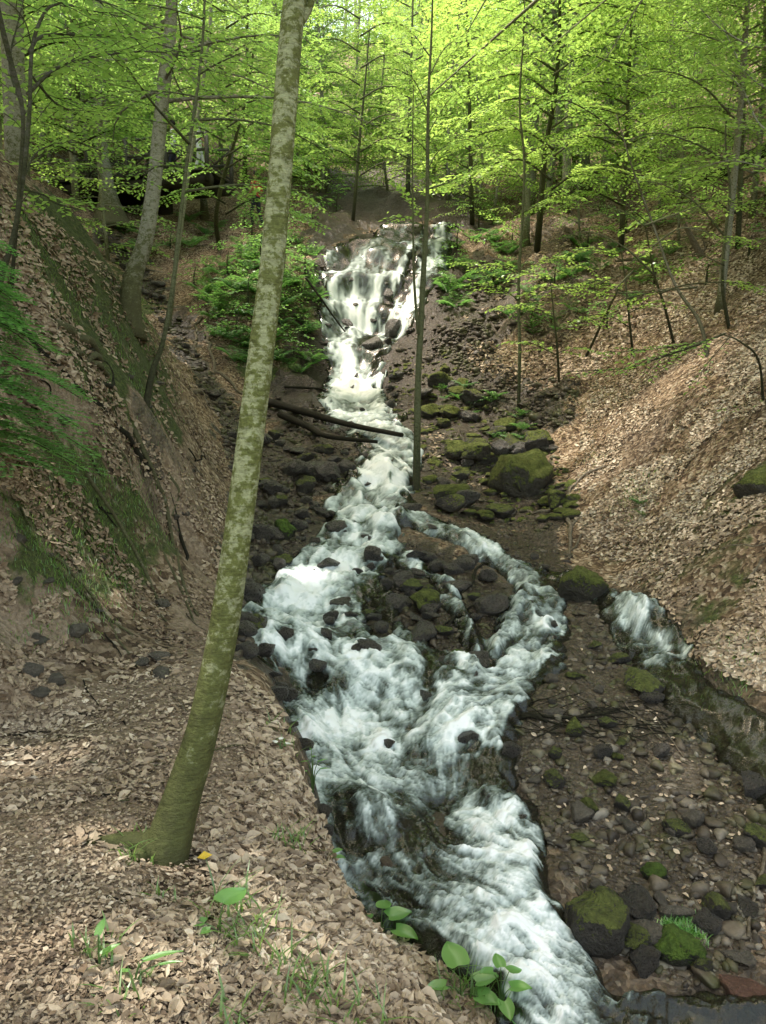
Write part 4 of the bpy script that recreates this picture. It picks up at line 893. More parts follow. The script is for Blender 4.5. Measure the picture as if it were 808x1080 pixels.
for a in [('leafy young beech on the brown hillside right of the gorge', (655,262), 668, 21., 215, -10, 18, 120, .11, .05, 6, 71),
          ('young beech above the mossy bank with leaves hanging over the waterfall side', (498,236), 492, 24., 205, -10, 18, 95, .13, .2, 5, 72),
          ('leafy young beech just behind the end of the footbridge', (258,196), 262, 27., 170, -10, 14, 95, .14, .05, 5, 73),
          ('young beech at the right margin with dense flat sprays', (778,262), 790, 16., 230, -10, 18, 130, .095, .0, 6, 74),
          ('young beech spreading over the head of the side gully', (88,205), 75, 22., 165, -10, 16, 120, .12, -.05, 6, 75),
          ('young beech with dark green sprays high above the footbridge', (180,172), 168, 30., 140, -10, 14, 110, .15, -.1, 5, 76),
          ('young beech between the slim stream tree and the straight dark trunk', (430,205), 436, 30., 170, -15, 16, 120, .16, .25, 5, 77),
          ('young beech on the high right slope with pale leaf layers', (712,205), 720, 27., 170, -15, 16, 120, .14, .12, 5, 78),
          ('young beech high behind the thick dark trunk', (610,190), 618, 32., 165, -15, 16, 130, .16, .2, 5, 79),
          ('young beech near the left margin above the crooked sapling', (20,150), 25, 19., 130, -15, 14, 130, .11, .05, 5, 80)]: bright_beech(*a)
def shrub(label, base, wpx, hpx, n, ls, seed, tb=0., group='leafy shrubs of the gorge sides'):
    b = hit(*base)[0]; rr = random.Random(seed); m = mper(b[1]); rt = thing('leafy_shrub', label, 'shrub', b, group); B = []
    for i in range(n):
        az = rr.uniform(0, 6.28); B.append(dict(p0=b+np.array([rr.uniform(-.25, .25)*wpx*m, rr.uniform(-.2, .2)*wpx*m, hpx*m*(i+.5)/n*.95+.1]), az=az, L=wpx*m*.55*rr.uniform(.6, 1.1)*(1.1-.5*i/n), rise=.25, droop=.45, tw=1.3))
    tree_parts(rt, b, [b-[0, 0, .1], b+[0, 0, hpx*m*.4], b+[.05, .05, hpx*m*.8]], [.03, .02, .008], B, mbark='bark_thin', sides=6, ls=ls, seed=seed, mleaf='leaf_mid', tb=tb)
for i, (x, y, wd, hh) in enumerate([(300,262,60,34),(322,290,46,34),(318,325,44,36),(325,352,36,30),(300,300,56,40),(275,275,60,36),(262,320,56,40),(290,345,56,38),(240,290,50,32),(250,355,44,32),(310,378,36,30),(275,385,40,28),(232,330,40,26)]):
    shrub('light green leafy shrub covering the knoll left of the waterfall', (x, y), wd, hh, 13, .10, 200+i, group='leafy shrubs covering the knoll')
for i, (x, y, wd, hh) in enumerate([(482,262,46,26),(505,240,50,30),(540,262,50,26),(478,285,34,20),(585,300,56,26),(640,345,56,24),(560,345,50,22),(690,300,60,26),(620,262,54,26),(745,300,56,26),(355,222,40,24),(330,236,36,24),(520,300,46,24),(180,262,36,22),(205,300,36,22),(660,245,50,24),(790,270,56,26)]):
    shrub('low leafy shrub with flat leaf sprays on the shaded slope of the gorge', (x, y), wd, hh, 9, .095, 230+i, tb=.1, group='low shrubs of the shaded slopes')
for i, (x, y) in enumerate([(258,240),(284,244),(266,250)]): shrub('leafy shrub hiding the legs of the person in the red top', (x, y), 34, 30, 12, .10, 270+i, group='leafy shrubs in front of the person in red')
hang_sapling('sapling with broad flat leaf layers low over the boulder bank', (590,405), [(588,370),(584,330),(580,290)], 15., [px_branch(14.6, [(588,375),(560,362),(535,360)], -.4), px_branch(14.6, [(587,350),(615,338),(640,342)], -.5), px_branch(14.8, [(585,335),(555,322),(522,324)], -.4), px_branch(14.8, [(584,315),(612,305),(645,312)], -.3), px_branch(15, [(582,298),(560,288),(530,290)], -.4), px_branch(15, [(581,290),(605,280),(630,284)], 0), px_branch(14.6, [(588,372),(610,366),(632,372)], -.5)], ls=.085, seed=42)
hang_sapling('sapling reaching pale leaf layers over the foot of the right hillside', (668,372), [(664,340),(660,300),(655,262)], 14., [px_branch(13.6, [(664,345),(640,332),(612,334)], -.4), px_branch(13.6, [(663,330),(695,318),(728,326)], -.5), px_branch(13.8, [(661,310),(632,296),(600,300)], -.4), px_branch(13.8, [(660,295),(690,282),(725,288)], -.3), px_branch(14, [(657,275),(630,262),(600,266)], -.2), px_branch(14, [(656,265),(685,254),(712,258)], -.2)], ls=.085, seed=43)
# thin upper branches reaching in from a tree off to the right
bR = np.array([7.2, 7.2, float(H0(7.2, 7.2))])
rt = thing('beech_tree', 'tree at the right margin reaching dark twigs into the upper right corner', 'tree', bR)
tree_parts(rt, bR, [bR-[0, 0, .1], bR+[0, .2, 3], bR+[-.2, .4, 6], bR+[-.1, .6, 10], bR+[0, .8, 13]], [.14, .12, .11, .08, .03],
   [px_branch(8.5, [(830,40),(800,50),(760,30),(730,0),(700,-20)], .4, dens=.8), px_branch(8.7, [(820,100),(790,80),(770,45),(755,5)], .5, dens=.8), px_branch(8.6, [(830,150),(800,130),(780,90),(740,60)], .8), px_branch(9., [(700,-30),(670,10),(640,60),(612,85)], .5, dens=.6), px_branch(8.8, [(830,10),(790,-5),(740,-10),(690,10)], .6),
    px_branch(8.4, [(835,190),(800,175),(765,170),(730,180)], .6)]+auto_branches([bR+[-.2, .4, 6], bR+[0, .8, 13]], 0, 1, 26, 3.4, 1.5), mbark='bark', ls=.085, seed=41)
# shade trees added out of frame; their crowns block sun over path and slope
for k, (x, y, h) in enumerate([(-6.0,3.0,14),(-6.2,9.0,13.5),(-5.4,12.0,14),(-4.6,0.8,15),(5.8,11.1,14),(-8.5,15.5,13),(4.5,8.5,14),(9.6,14.8,13),(8.6,17.5,12),(-4.6,7.4,13),(7.4,14.2,14)]):
    z = float(H0(x, y)); b = np.array([x, y, z]); tr = [b-[0, 0, .2], b+[.1, .05, h*.3], b+[.35, .1, h*.6], b+[.5, .3, h]]
    rt = thing('beech_tree', ['unseen shade beech added on the left bank above the path', 'unseen shade beech added on the mossy left crest', 'unseen shade beech added between the trail and the gully', 'unseen shade beech added high on the left bank beside the path', 'unseen shade beech added on the right slope above the leaf patch', 'unseen shade beech added over the left gully', 'unseen shade beech added on the right bank beyond the picture margin', 'unseen shade beech added high on the right leaf slope', 'unseen shade beech added where the right slope climbs to the hillside', 'unseen shade beech added leaning out over the footpath bend', 'unseen shade beech added at the top of the pale leaf patch'][k], 'tree', b)
    tree_parts(rt, b, tr, [.17, .14, .11, .03], auto_branches(tr, .54, .98, 84, 7.2, 2.6, dens=.8, tw=.9, twigs=False, gaps=True), mbark='bark', ls=.14, seed=50+k)
# ------------------------------------------------------------------ forest behind: template trees, copied one by one
def template(h, r, f0, n, L0, L1, ls, seed, dens=.95, mleaf='leaf'):
    o = np.zeros(3); a = RNG.uniform(-.03, .03, 4)*h; tr = [o-[0, 0, .6], o+[a[0], a[1], h*.35], o+[a[2], a[3], h*.7], o+[a[0]*1.5, a[3]*1.3, h]]
    rt = thing('beech_tree', 'x', 'tree', (0, 0, -500))
    tree_parts(rt, o, tr, [r, r*.8, r*.55, r*.1], auto_branches(tr, f0, .99, n, L0, L1, dens=dens, tw=.85), mbark='bark', sides=9, ls=ls, seed=seed, wood=True, cull=False, flare=.5, mleaf=mleaf)
    return rt
TPL = [template(17, .15, .12, 66, 3.8, 1.6, .15, 61), template(14, .11, .08, 60, 3.4, 1.4, .14, 62), template(20, .2, .16, 72, 4.6, 1.8, .16, 63), template(9, .07, .04, 46, 2.9, 1.0, .13, 64), template(18, .15, .34, 52, 3.8, 1.6, .16, 65)]
TT = [17, 14, 20, 11, 18]
used = [0]*5
def forest(x, y, k, s, label, group):
    z = float(Hq(x, y)); loc = (x, y, z)
    if not used[k]:
        used[k] = 1; o = TPL[k]; o.location = loc; o.rotation_euler = (random.uniform(-.04, .04), random.uniform(-.04, .04), random.uniform(0, 6.28)); o.scale = (s, s, s); o['label'] = label; o['group'] = group; return o
    return dup(TPL[k], loc, random.uniform(0, 6.28), s, label, group, (random.uniform(-.05, .05), random.uniform(-.05, .05)))
named = [(557,262,4,.8,'straight dark beech trunk standing behind the brightest leaves with painted sunlight'),(598,226,4,1.,'thick dark trunk right of the straight one at the top of the picture'),(638,205,1,1.,'grey trunk left of the closely paired one on the hillside'),(662,206,4,.75,'thin grey trunk of the pair on the hillside'),
 (766,330,4,.62,'pale smooth beech trunk on the upper right slope'),(520,238,3,.8,'thin stem on the bank right of the waterfall lip'),(505,232,3,.7,'second thin stem close to the waterfall lip'),(474,212,1,.7,'slim beech straight above the waterfall'),(700,232,3,.8,'small beech on the brown hillside'),
 (722,262,3,.6,'young beech low on the brown hillside'),(160,168,4,.9,'trunk directly behind the footbridge railing'),(232,180,1,.8,'beech on the slope right of the footbridge'),(40,170,0,.9,'beech at the left end of the footbridge'),(340,205,1,.8,'beech on the dark bank left above the waterfall'),
 (800,232,1,.8,'beech at the right margin of the brown hillside'),(615,262,3,.6,'young beech at the dark hollow of the hillside'),(300,208,3,.9,'young beech on the ferny knoll'),(410,205,3,.8,'young beech on the earth bank above the waterfall')]
for px, py, k, s, lab in named:
    p = hit(px, py)[0]; forest(p[0], p[1], k, s, lab, None) if False else None
    q = forest(p[0], p[1]+.3, k, s*max(.6, p[1]/30)**.5, lab, 'trees on the slopes around the waterfall')
for k in range(44):
    y = random.uniform(29, 52); x = random.uniform(-.5, .42)*y
    forest(x, y, 3, random.uniform(.8, 1.3), 'low branched young beech in the dense thicket behind the waterfall', 'young beeches of the thicket behind the waterfall')
cnt = 0
while cnt < 150:
    y = 25+85*random.random()**.9; x = random.uniform(-.62, .62)*y
    if abs(x-.03*y) < 2.2 and y < 30: continue
    forest(x, y, random.choice([0, 1, 1, 2, 3, 3, 3, 4]), random.uniform(.75, 1.2), 'slim beech in the dense leafy forest on the far slopes', 'beeches of the far forest'); cnt += 1
for k in range(46):
    x = random.uniform(-62, 62); forest(x, 92+30*random.random(), random.choice([0, 2, 1, 2]), random.uniform(.9, 1.25), 'beech on the far skyline ridge of the valley', 'beeches of the skyline ridge')
for x, y in [(-9,19),(-11,23),(-7.5,22),(9.5,17),(11.5,20),(13,24),(9,24),(-13,28),(7.3,27),(14,14),(-15,18)]:
    forest(x, y, random.choice([1, 3, 0]), random.uniform(.7, .95), 'beech on the side slopes between the gorge and the far forest', 'beeches of the side slopes')
# ------------------------------------------------------------------ ferns, herbs, grass
def fern_template(n, L, seed):
    rs = np.random.default_rng(seed); mb = MB()
    for k in range(n):
        az = k*2.4+rs.uniform(-.4, .4); l = L*rs.uniform(.65, 1.1); d = np.array([math.cos(az), math.sin(az), 0]); t = np.linspace(0, 1, 9)
        P = d*l*(t*.85)[:, None]+np.array([0, 0, 1.])*(l*(1.05*t-.8*t*t))[:, None]
        mb.add(*tube(P, np.linspace(.004, .0015, 9), 3, cap=False), A=.3)
        m = 15; f = np.linspace(.15, .98, m); q = np.stack([np.interp(f, t, P[:, i]) for i in range(3)], 1); sd = np.cross(d, [0, 0, 1.])
        pl = l*.24*np.sin(np.clip(f*1.15, 0, 1)*np.pi)**.6*(1.1-f*.75)+.012
        for s in (1, -1):
            V, T = leaves(q, sd*s+d*.35+np.array([0, 0, -.18])+rs.normal(0, .06, (m, 3)), np.array([0, 0, 1.])+d*.2+rs.normal(0, .12, (m, 3)), pl, .17, .03); mb.add(V, T, A=rs.uniform(.2, .9))
    return mb.mesh('fronds', smooth=False)
FM = [fern_template(9, .55, 1), fern_template(11, .7, 2), fern_template(7, .45, 3)]
for m_ in FM: m_.materials.append(M['fern'])
def ferns(polypx, n, s0, s1, label, group):
    REG['_t'] = polypx; q = sample_region('_t', n); P = hit(q[:, 0], q[:, 1])
    for p in P:
        o = obj('fern', random.choice(FM), None, None, p+np.array([0, 0, .02])); s = random.uniform(s0, s1); o.scale = (s, s, s*random.uniform(.8, 1.2)); o.rotation_euler = (random.uniform(-.2, .2), random.uniform(-.2, .2), random.uniform(0, 6.28))
        tag(o, label, 'fern', group)
ferns([(212,280),(260,250),(330,250),(338,330),(330,400),(300,400),(240,380),(215,330)], 95, .6, 1.4, 'green fern growing on the knoll left of the waterfall', 'ferns on the knoll')
ferns([(468,270),(510,235),(560,260),(540,310),(500,330),(470,330)], 22, .8, 1.5, 'fern on the bank right of the waterfall', 'ferns right of the waterfall')
ferns([(440,400),(480,400),(590,450),(600,470),(540,470),(480,450)], 18, .4, .75, 'small fern between the mossy boulders', 'ferns between the mossy boulders')
ferns([(560,280),(700,230),(760,270),(680,340),(560,370),(520,350)], 34, .7, 1.3, 'low fern in the shade of the right hillside', 'ferns of the right hillside')
ferns([(60,175),(110,215),(200,230),(230,220),(230,280),(170,290),(110,240)], 16, .8, 1.5, 'fern along the gully below the footbridge', 'ferns below the footbridge')
ferns([(655,520),(690,510),(690,560),(650,560)], 2, .3, .5, 'little fern at the foot of the pale leaf patch', 'little ferns on the right slope')
def grass(name, label, spots, mk='grass', h=.12, nb=26, spread=.05, wide=.0035):
    mb = MB()
    for (px, py, sc) in spots:
        c = hit(px, py)[0]; n = int(nb*sc)
        for k in range(n):
            a = random.uniform(0, 6.28); rr = spread*sc*math.sqrt(random.random())*1.3; b = c+np.array([math.cos(a)*rr, math.sin(a)*rr, 0]); b[2] = float(Hq(b[0], b[1]))
            l = h*random.uniform(.5, 1.25)*min(sc, 1.4); la = random.uniform(0, 6.28); d = np.array([math.cos(la), math.sin(la), 0]); ln = random.uniform(.25, 1.15)
            t = np.array([0, .35, .7, 1.]); P = b+d*(l*ln*t**1.6)[:, None]+np.array([0, 0, 1.])*(l*(t-.35*ln*t*t))[:, None]; sd = np.cross(d, [0, 0, 1.])*wide*random.uniform(.7, 1.4)
            V = np.vstack([P[0]-sd, P[0]+sd, P[1]-sd, P[1]+sd, P[2]-sd*.7, P[2]+sd*.7, P[3]]); mb.add(V, [(4, 5, 6)], [(0, 1, 3, 2), (2, 3, 5, 4)], A=random.random())
    tag(obj(name, mb.mesh(name, smooth=False), M[mk]), label, 'grass', kind='stuff')
grass('grass', 'thin grass tufts along the edge of the footpath', [(148,905,1.1),(155,895,.9),(245,965,1.3),(262,985,1.4),(255,1000,1),(305,1040,1.2),(325,1050,1.4),(335,1060,1),(290,1020,.9),(100,1000,.8),(110,1010,.7),(140,1035,.6),(130,1060,.8),(250,1078,1),(380,1075,1.2),(305,890,.9),(312,898,1),(385,950,1.),(412,980,1.3),(425,990,1.3),(480,1040,1.4),(500,1050,1.4),(520,1062,1.2),(295,770,.9),(302,790,.7),(170,950,.6)], h=.10, nb=20, spread=.06, wide=.0028)
grass('grass', 'mossy grass patches on the steep left bank', [(random.uniform(30, 110), random.uniform(560, 640), 1) for _ in range(26)]+[(random.uniform(85, 160), random.uniform(490, 560), .9) for _ in range(14)]+[(random.uniform(0, 60), random.uniform(230, 300), 1) for _ in range(20)]+[(random.uniform(60, 180), random.uniform(300, 420), 1) for _ in range(30)]+[(random.uniform(130, 170), random.uniform(500, 540), .9) for _ in range(6)], h=.055, nb=60, spread=.2, wide=.002)
grass('grass', 'sparse green growth on the right slope above the water', [(random.uniform(655, 690), random.uniform(505, 560), 1) for _ in range(12)]+[(random.uniform(690, 790), random.uniform(680, 725), .9) for _ in range(14)]+[(random.uniform(600, 640), random.uniform(480, 530), .9) for _ in range(4)], h=.07, nb=26, spread=.16, wide=.0025)
grass('grass', 'bright moss tuft on the boulder near the dark pool', [(720+random.uniform(-14, 14), 985+random.uniform(-12, 12), 1) for _ in range(14)], mk='herb', h=.05, nb=50, spread=.05, wide=.003)
def herb(px, py, lv, label, stem=.12, name='herb', mk='herb'):
    """broad-leaved plant: lv = list of (azimuth deg, reach, height, leaf length, width factor)"""
    b = hit(px, py)[0]; rt = thing(name, label, 'plant', b); w = MB()
    mb = MB()
    for az, rch, hh, ll, wf in lv:
        mb = MB()
        if px > 360: ll, hh, rch = ll*1.45, hh*1.3, rch*1.35
        a = R(az); d = np.array([math.cos(a), math.sin(a), 0]); e = d*rch+np.array([0, 0, hh])
        w.add(*tube(curve([np.zeros(3), d*rch*.35+np.array([0, 0, hh*.7]), e], 8), np.linspace(.003, .0016, 9), 4))
        # heart-shaped blade, 7x7 fan
        sd = np.cross(d, [0, 0, 1.]); dn = d*.86+np.array([0, 0, random.uniform(-.25, .25)]); dn /= np.linalg.norm(dn); nn = np.cross(sd, dn)
        rows = []
        for i, t in enumerate(np.linspace(0, 1, 8)):
            wd = wf*ll*.5*(math.sin(math.pi*min(1, t*.86+.14))**.7)*(1.15-.5*t) if t < 1 else .0005
            for j, s in enumerate(np.linspace(-1, 1, 7)):
                back = -.14*ll*abs(s) if t < .2 else 0
                rows.append(e+dn*(ll*t+back)+sd*wd*s+nn*(-.10*ll*t*t-.12*ll*abs(s)**1.5*-1*wf+.012*ll*math.sin(s*9+t*8)))
        idx = lambda i, j: i*7+j
        mb.add(np.array(rows), None, [(idx(i, j), idx(i, j+1), idx(i+1, j+1), idx(i+1, j)) for i in range(7) for j in range(6)], A=random.uniform(.4, .9))
        obj('leaf', mb.mesh('leaf'), M[mk], rt)
    obj('stem', w.mesh('stem'), M['grass'], rt); return rt
herb(232, 988, [(60,.02,.10,.105,.85),(170,.05,.04,.05,.9),(200,.03,.03,.04,.8)], 'broad heart shaped leaf on a short stalk below the leaning trunk')
herb(372, 952, [(30,.02,.05,.07,.9),(340,.05,.04,.07,.8),(150,.03,.06,.05,.9)], 'broad green leaves overhanging the path edge above the clear rapids')
herb(402, 985, [(20,.03,.06,.08,.9),(330,.06,.04,.08,.8),(80,.03,.08,.06,.9),(160,.04,.05,.05,.9)], 'cluster of green leaves halfway down the path edge')
herb(486, 1052, [(110,.02,.10,.085,1.),(10,.05,.05,.07,.9),(330,.06,.03,.07,.9),(190,.05,.05,.06,.8)], 'round leaved herb at the bottom edge of the path')
herb(528, 1072, [(100,.01,.17,.05,.8),(30,.03,.15,.05,.8),(200,.03,.17,.045,.8),(350,.03,.11,.06,.8),(280,.03,.08,.06,.8),(150,.05,.06,.06,.8),(330,.05,.02,.08,.9)], 'taller leafy herb with paired leaves in front of the lower rapids')
herb(345, 912, [(10,.03,.06,.045,.8),(340,.05,.05,.04,.8)], 'tiny two leaved sprout at the path edge')
herb(105, 1022, [(95,.005,.10,.06,.4),(40,.01,.04,.05,.5)], 'single upright sprout on the trodden path')
herb(142, 1040, [(20,.03,.07,.10,.22),(5,.07,.06,.06,.2),(160,.02,.04,.05,.3)], 'sprout with one long arching blade on the path')
herb(330, 838, [(80,.02,.19,.05,.32),(20,.03,.17,.05,.3),(150,.03,.17,.05,.3),(350,.04,.14,.05,.3),(200,.03,.13,.045,.3),(110,.02,.23,.04,.3)], 'slender seedling leaning out over the white water')
herb(296, 792, [(30,.03,.03,.025,1.),(90,.02,.05,.025,1.),(160,.02,.04,.025,1.)], 'little herb with pale flowers at the path edge', mk='petal_white')
# yellow fallen leaf
p = hit(208, 908)[0]; V, T = leaves([p+[0, 0, .012]], [[1, .2, .1]], [[.1, -.3, 1]], .055); tag(obj('yellow_leaf', mesh_np('yellow_leaf', V-p, T, smooth=False), M['yellow_leaf'], None, p), 'single yellow fallen leaf beside the foot of the leaning trunk', 'leaf')
# ------------------------------------------------------------------ young fir at the left margin
b = np.array([-2.68, 4.1, 0]); b[2] = float(Hq(b[0], b[1])); rt = thing('fir_sapling', 'young fir hanging feathery green boughs in from the left margin', 'tree', b)
w = MB(); w.add(*tube(curve([b-[0, 0, .1], b+[.05, 0, .7], b+[.05, 0, 1.6], b+[.05, 0, 2.4]], 12), np.linspace(.03, .008, 13), 8)); obj('trunk', w.mesh('trunk', b), M['bark_dark'], rt)
w = MB(); nd = MB()
for k in range(70):
    h = .25+1.15*(k/70); az = k*2.4+random.uniform(-.3, .3)
    L = (1.12-.25*h)*random.uniform(.8, 1.1); d = np.array([math.cos(az), math.sin(az), 0]); p0 = b+[.05, 0, h]; t = np.linspace(0, 1, 8)
    P = p0+d*L*t[:, None]+np.array([0, 0, 1.])*(L*(.15*t-.45*t*t))[:, None]; w.add(*tube(P, np.linspace(.007, .002, 8), 4))
    for i in range(30):
        f = .1+.89*i/30; q = np.array([np.interp(f, t, P[:, c]) for c in range(3)]); s = 1 if i % 2 else -1; sd = np.cross(d, [0, 0, 1.])*s; tl = L*.38*(1-.75*f)+.07
        td = d*.65+sd*.75+np.array([0, 0, -.22]); td /= np.linalg.norm(td); m = int(tl/.0065); u = np.linspace(0, 1, m)[:, None]*tl
        pp = q+td*u; sn = np.where(np.arange(m) % 2, 1., -1.)[:, None]; lat = np.cross(td, [0, 0, 1.])
        kk = fleck_keep(pp); pp, sn, m = pp[kk], sn[kk], int(kk.sum())
        if m == 0: continue
        V, T = leaves(pp, td*.5+lat*sn+RNG.normal(0, .1, (m, 3)), np.array([0, 0, 1.])+RNG.normal(0, .3, (m, 3)), .034, .2, 0); nd.add(V, T, A=random.uniform(.1, .9)+.0)
obj('branches', w.mesh('branches', b), M['bark_dark'], rt); obj('needles', nd.mesh('needles', b, smooth=False), M['fir'], rt)
# ------------------------------------------------------------------ roots, logs, dead wood
def ground_tube(pts, wpx, lift=.3, n=30, seed=0, wob=.02):
    a = np.array(pts, float); P = hit(a[:, 0], a[:, 1]); C = curve(P, n); C[:, 2] = np.maximum(Hq(C[:, 0], C[:, 1]), C[:, 2]-.08)
    r = np.interp(np.linspace(0, 1, len(C)), np.linspace(0, 1, len(wpx)), wpx)*.5*C[:, 1]/FPX
    C[:, 2] += r*lift*2-r; C[:, 0] += wob*vnoise(C[:, 1]*5, C[:, 0]*0+seed, seed=seed)*C[:, 1]*.2; return C, r
def dead(name, label, cat, tubes, mk, group=None):
    if name in ('tree_root', 'reed_stalk') and len(tubes) > 1:
        for t in tubes: dead(name, label, cat, [t], mk, group or label.split(' ', 2)[2])
        return
    w = MB(); o = None
    for i, (pts, wp, lift) in enumerate(tubes):
        C, r = ground_tube(pts, wp, lift, seed=i+7)
        if o is None: o = C[0].copy()
        w.add(*tube(C, r, 8, .2, i))
    return tag(obj(name, w.mesh(name, o), M[mk], None, o), label, cat, group)
dead('tree_root', 'long mossy root running down the steep left bank', 'root', [([(0,335),(45,372),(90,415),(130,456),(165,500),(190,560),(200,600)], [9,9,8,6,4,3], .25), ([(90,415),(120,400),(105,382),(85,378)], [6,5,5,4], .4)], 'wood_dark')
dead('tree_root', 'thin bare roots descending beside the trail on the left bank', 'root', [([(140,455),(165,510),(178,560),(195,620),(208,650)], [6,5,4,3], .8), ([(150,540),(172,580),(190,620),(205,655)], [3,3,2], .8), ([(178,500),(190,520),(182,545)], [5,3], .7), ([(120,470),(150,520),(170,560),(185,595)], [5,3], .8), ([(60,600),(100,640),(140,670)], [4,2], .7), ([(20,560),(70,600),(110,650),(135,690)], [4,3,2], .7), ([(90,500),(130,560),(160,620),(175,660)], [5,4,2], .7)], 'bark')
dead('tree_root', 'knotted mossy stump and roots at the top of the left bank', 'root', [([(60,345),(85,360),(105,378),(90,388)], [12,11,10,6], .7), ([(78,372),(100,385),(112,396)], [8,7,5], .7)], 'bark')
dead('tree_root', 'pale tangled roots beside the side gully', 'root', [([(214,348),(222,370),(226,395)], [4,3], .8), ([(225,392),(250,412),(268,425)], [4,3,2], .8), ([(205,415),(228,424),(245,440)], [5,4,3], .7), ([(215,335),(205,350),(207,372)], [3,3], .8)], 'wood_pale')
q = hit(812, 512)[0]; st = place_rock(q+np.array([.62, .25, -.42]), .85, 'rock_moss', 'dark mossy root mound bulging in at the right margin', rnd=True, name='mossy_stump', hz=.75, wy=.8); st['category'] = 'stump'; st.rotation_euler = (0, .5, .3)
dead('tree_root', 'bare roots exposed on the brown right bank', 'root', [([(806,575),(785,576),(760,580)], [3,3,2], .9), ([(806,590),(795,605),(785,612)], [3,2], .9), ([(765,545),(740,555),(715,560)], [3,2], .9), ([(740,610),(720,625),(705,640)], [3,2], .8), ([(806,672),(790,680),(775,682)], [4,3], .8)], 'wood_pale')
def log(name, label, pts, Ys, w0, w1, mk, twigs=()):
    P = curve([at(px, py, Y) for (px, py), Y in zip(pts, Ys)], 18); r = np.linspace(w0, w1, len(P))*.5*P[:, 1]/FPX; w = MB(); w.add(*tube(P, r, 10, .14, 5))
    for tp, tY, tw in twigs: Q = curve([at(px, py, Y) for (px, py), Y in zip(tp, tY)], 10); w.add(*tube(Q, np.linspace(tw, tw*.4, len(Q))*.5*mper(tY[0]), 5))
    return tag(obj(name, w.mesh(name, P[0]), M[mk], None, P[0]), label, 'log')
def gy(px, py, up=0): return hit(px, py)[0][1]-up
log('fallen_log', 'long dark fallen log lying across the stream below the waterfall', [(280,423),(320,434),(365,447),(424,459)], [gy(280,430), gy(320,440,.2), gy(365,455,.75), gy(424,468,.8)], 9, 5, 'wood_dark')
log('fallen_log', 'shorter dark log just below the long log across the stream', [(296,437),(325,450),(345,460),(398,466)], [gy(296,445), gy(325,458,.1), gy(345,466,.45), gy(398,472,.8)], 8, 4, 'wood_dark')
log('fallen_log', 'thin wet pole left of the waterfall foot', [(300,408),(325,409),(350,411)], [gy(300,412), gy(325,413), gy(350,414)], 3, 2, 'wood_dark')
log('fallen_log', 'bare broken branch hanging over the left side of the waterfall', [(322,292),(338,314),(352,334),(364,350)], [gy(322,300)-.5, gy(338,322)-.4, gy(352,340)-.3, gy(364,356)-.1], 2.5, 1.5, 'wood_dark')
log('fallen_log', 'dark rotten log lying on the upper right hillside', [(738,190),(765,180),(808,158)], [gy(738,200), gy(765,190), gy(808,170)], 10, 12, 'wood_dark')
log('fallen_log', 'pale broken trunk leaning on the right hillside', [(722,236),(730,252),(741,272)], [gy(741,285)]*3, 4, 7, 'wood_pale', [([(738,268),(744,262),(740,250)], [gy(741,285)]*3, 3)])
log('fallen_log', 'long grey log lying in the shade of the right hillside', [(650,275),(680,273),(705,278)], [gy(650,280), gy(680,280), gy(705,284)], 3, 2, 'wood_pale')
# pale dead branch lying at the edge of the boulder bank
C = [([(598,590),(602,560),(592,535),(580,520)], [3,5,3], .9), ([(590,535),(575,540),(552,538)], [4,3,2], .9), ([(601,562),(612,545),(628,538)], [3,2], .9), ([(592,534),(610,510),(640,492)], [3,2,1.5], .9), ([(600,585),(615,560),(622,552)], [2.5,1.5], .9)]
dead('dead_branch', 'pale forked dead branch lying at the foot of the right slope', 'branch', C, 'wood_pale')
dead('driftwood_branch', 'twisted dark branch reaching from the gravel bar into the white water', 'branch', [([(486,795),(500,782),(520,770),(545,762),(575,764)], [4,6,7,6,4], 1.3), ([(545,762),(580,758),(620,757),(660,748)], [4,3,3,2], 1.2), ([(508,778),(530,768),(560,758),(600,768)], [4,3,2], 1.6)], 'wood_dark')
tw = []
for k in range(46):
    x = random.uniform(530, 730); y = 748+(x-530)*.03+random.uniform(-14, 26); a = random.gauss(0, .55); l = random.uniform(12, 42); tw.append(([(x-l*math.cos(a), y-l*math.sin(a)*.5), (x, y+random.uniform(-3, 3)), (x+l*math.cos(a), y+l*math.sin(a)*.5)], [.9, 1.3, .7], random.uniform(1., 4.)))
dead('driftwood_pile', 'tangle of thin dark twigs washed up on the gravel bar', 'driftwood', tw, 'wood_dark')
tw = [([(x0, y0), (x1, y1)], [1.6, 1.2], 1.6) for x0, y0, x1, y1 in [(650,745,690,770),(660,742,700,790),(640,748,672,752),(690,760,720,800),(675,740,700,745),(700,830,745,836)]]
dead('reed_stalk', 'pale reed stalk lying over the upper end of the gravel bar', 'stalk', tw, 'wood_pale')
dead('dead_branch', 'dark sticks between the small boulders of the stone island', 'branch', [([(478,640),(490,625),(505,600),(522,570)], [3,3,2], 1.2), ([(468,668),(482,652),(500,640)], [3,3,2], 1.2), ([(480,648),(470,662),(462,672)], [2.5,2], 1.2)], 'wood_dark')
dead('bent_stick', 'pale bent stick lying on the gravel at the right margin', 'stick', [([(806,895),(801,920),(794,945),(788,968),(787,992)], [4,4.5,4,4,4], 1.6)], 'wood_pale')
dead('bent_stick', 'short pale stick on the gravel beside the green tufted boulder', 'stick', [([(727,952),(735,962),(742,976)], [5,4,3], 1.4)], 'wood_pale')
dead('bent_stick', 'white twig leaning beside the foot of the leaning trunk', 'stick', [([(110,880),(120,890),(132,902)], [2.5,3,3], 1.6)], 'wood_pale')
dead('bent_stick', 'thin pale twig lying on the path near the bottom edge', 'stick', [([(152,1058),(162,1046),(172,1036)], [2,2.5,2], 1.6)], 'wood_pale')
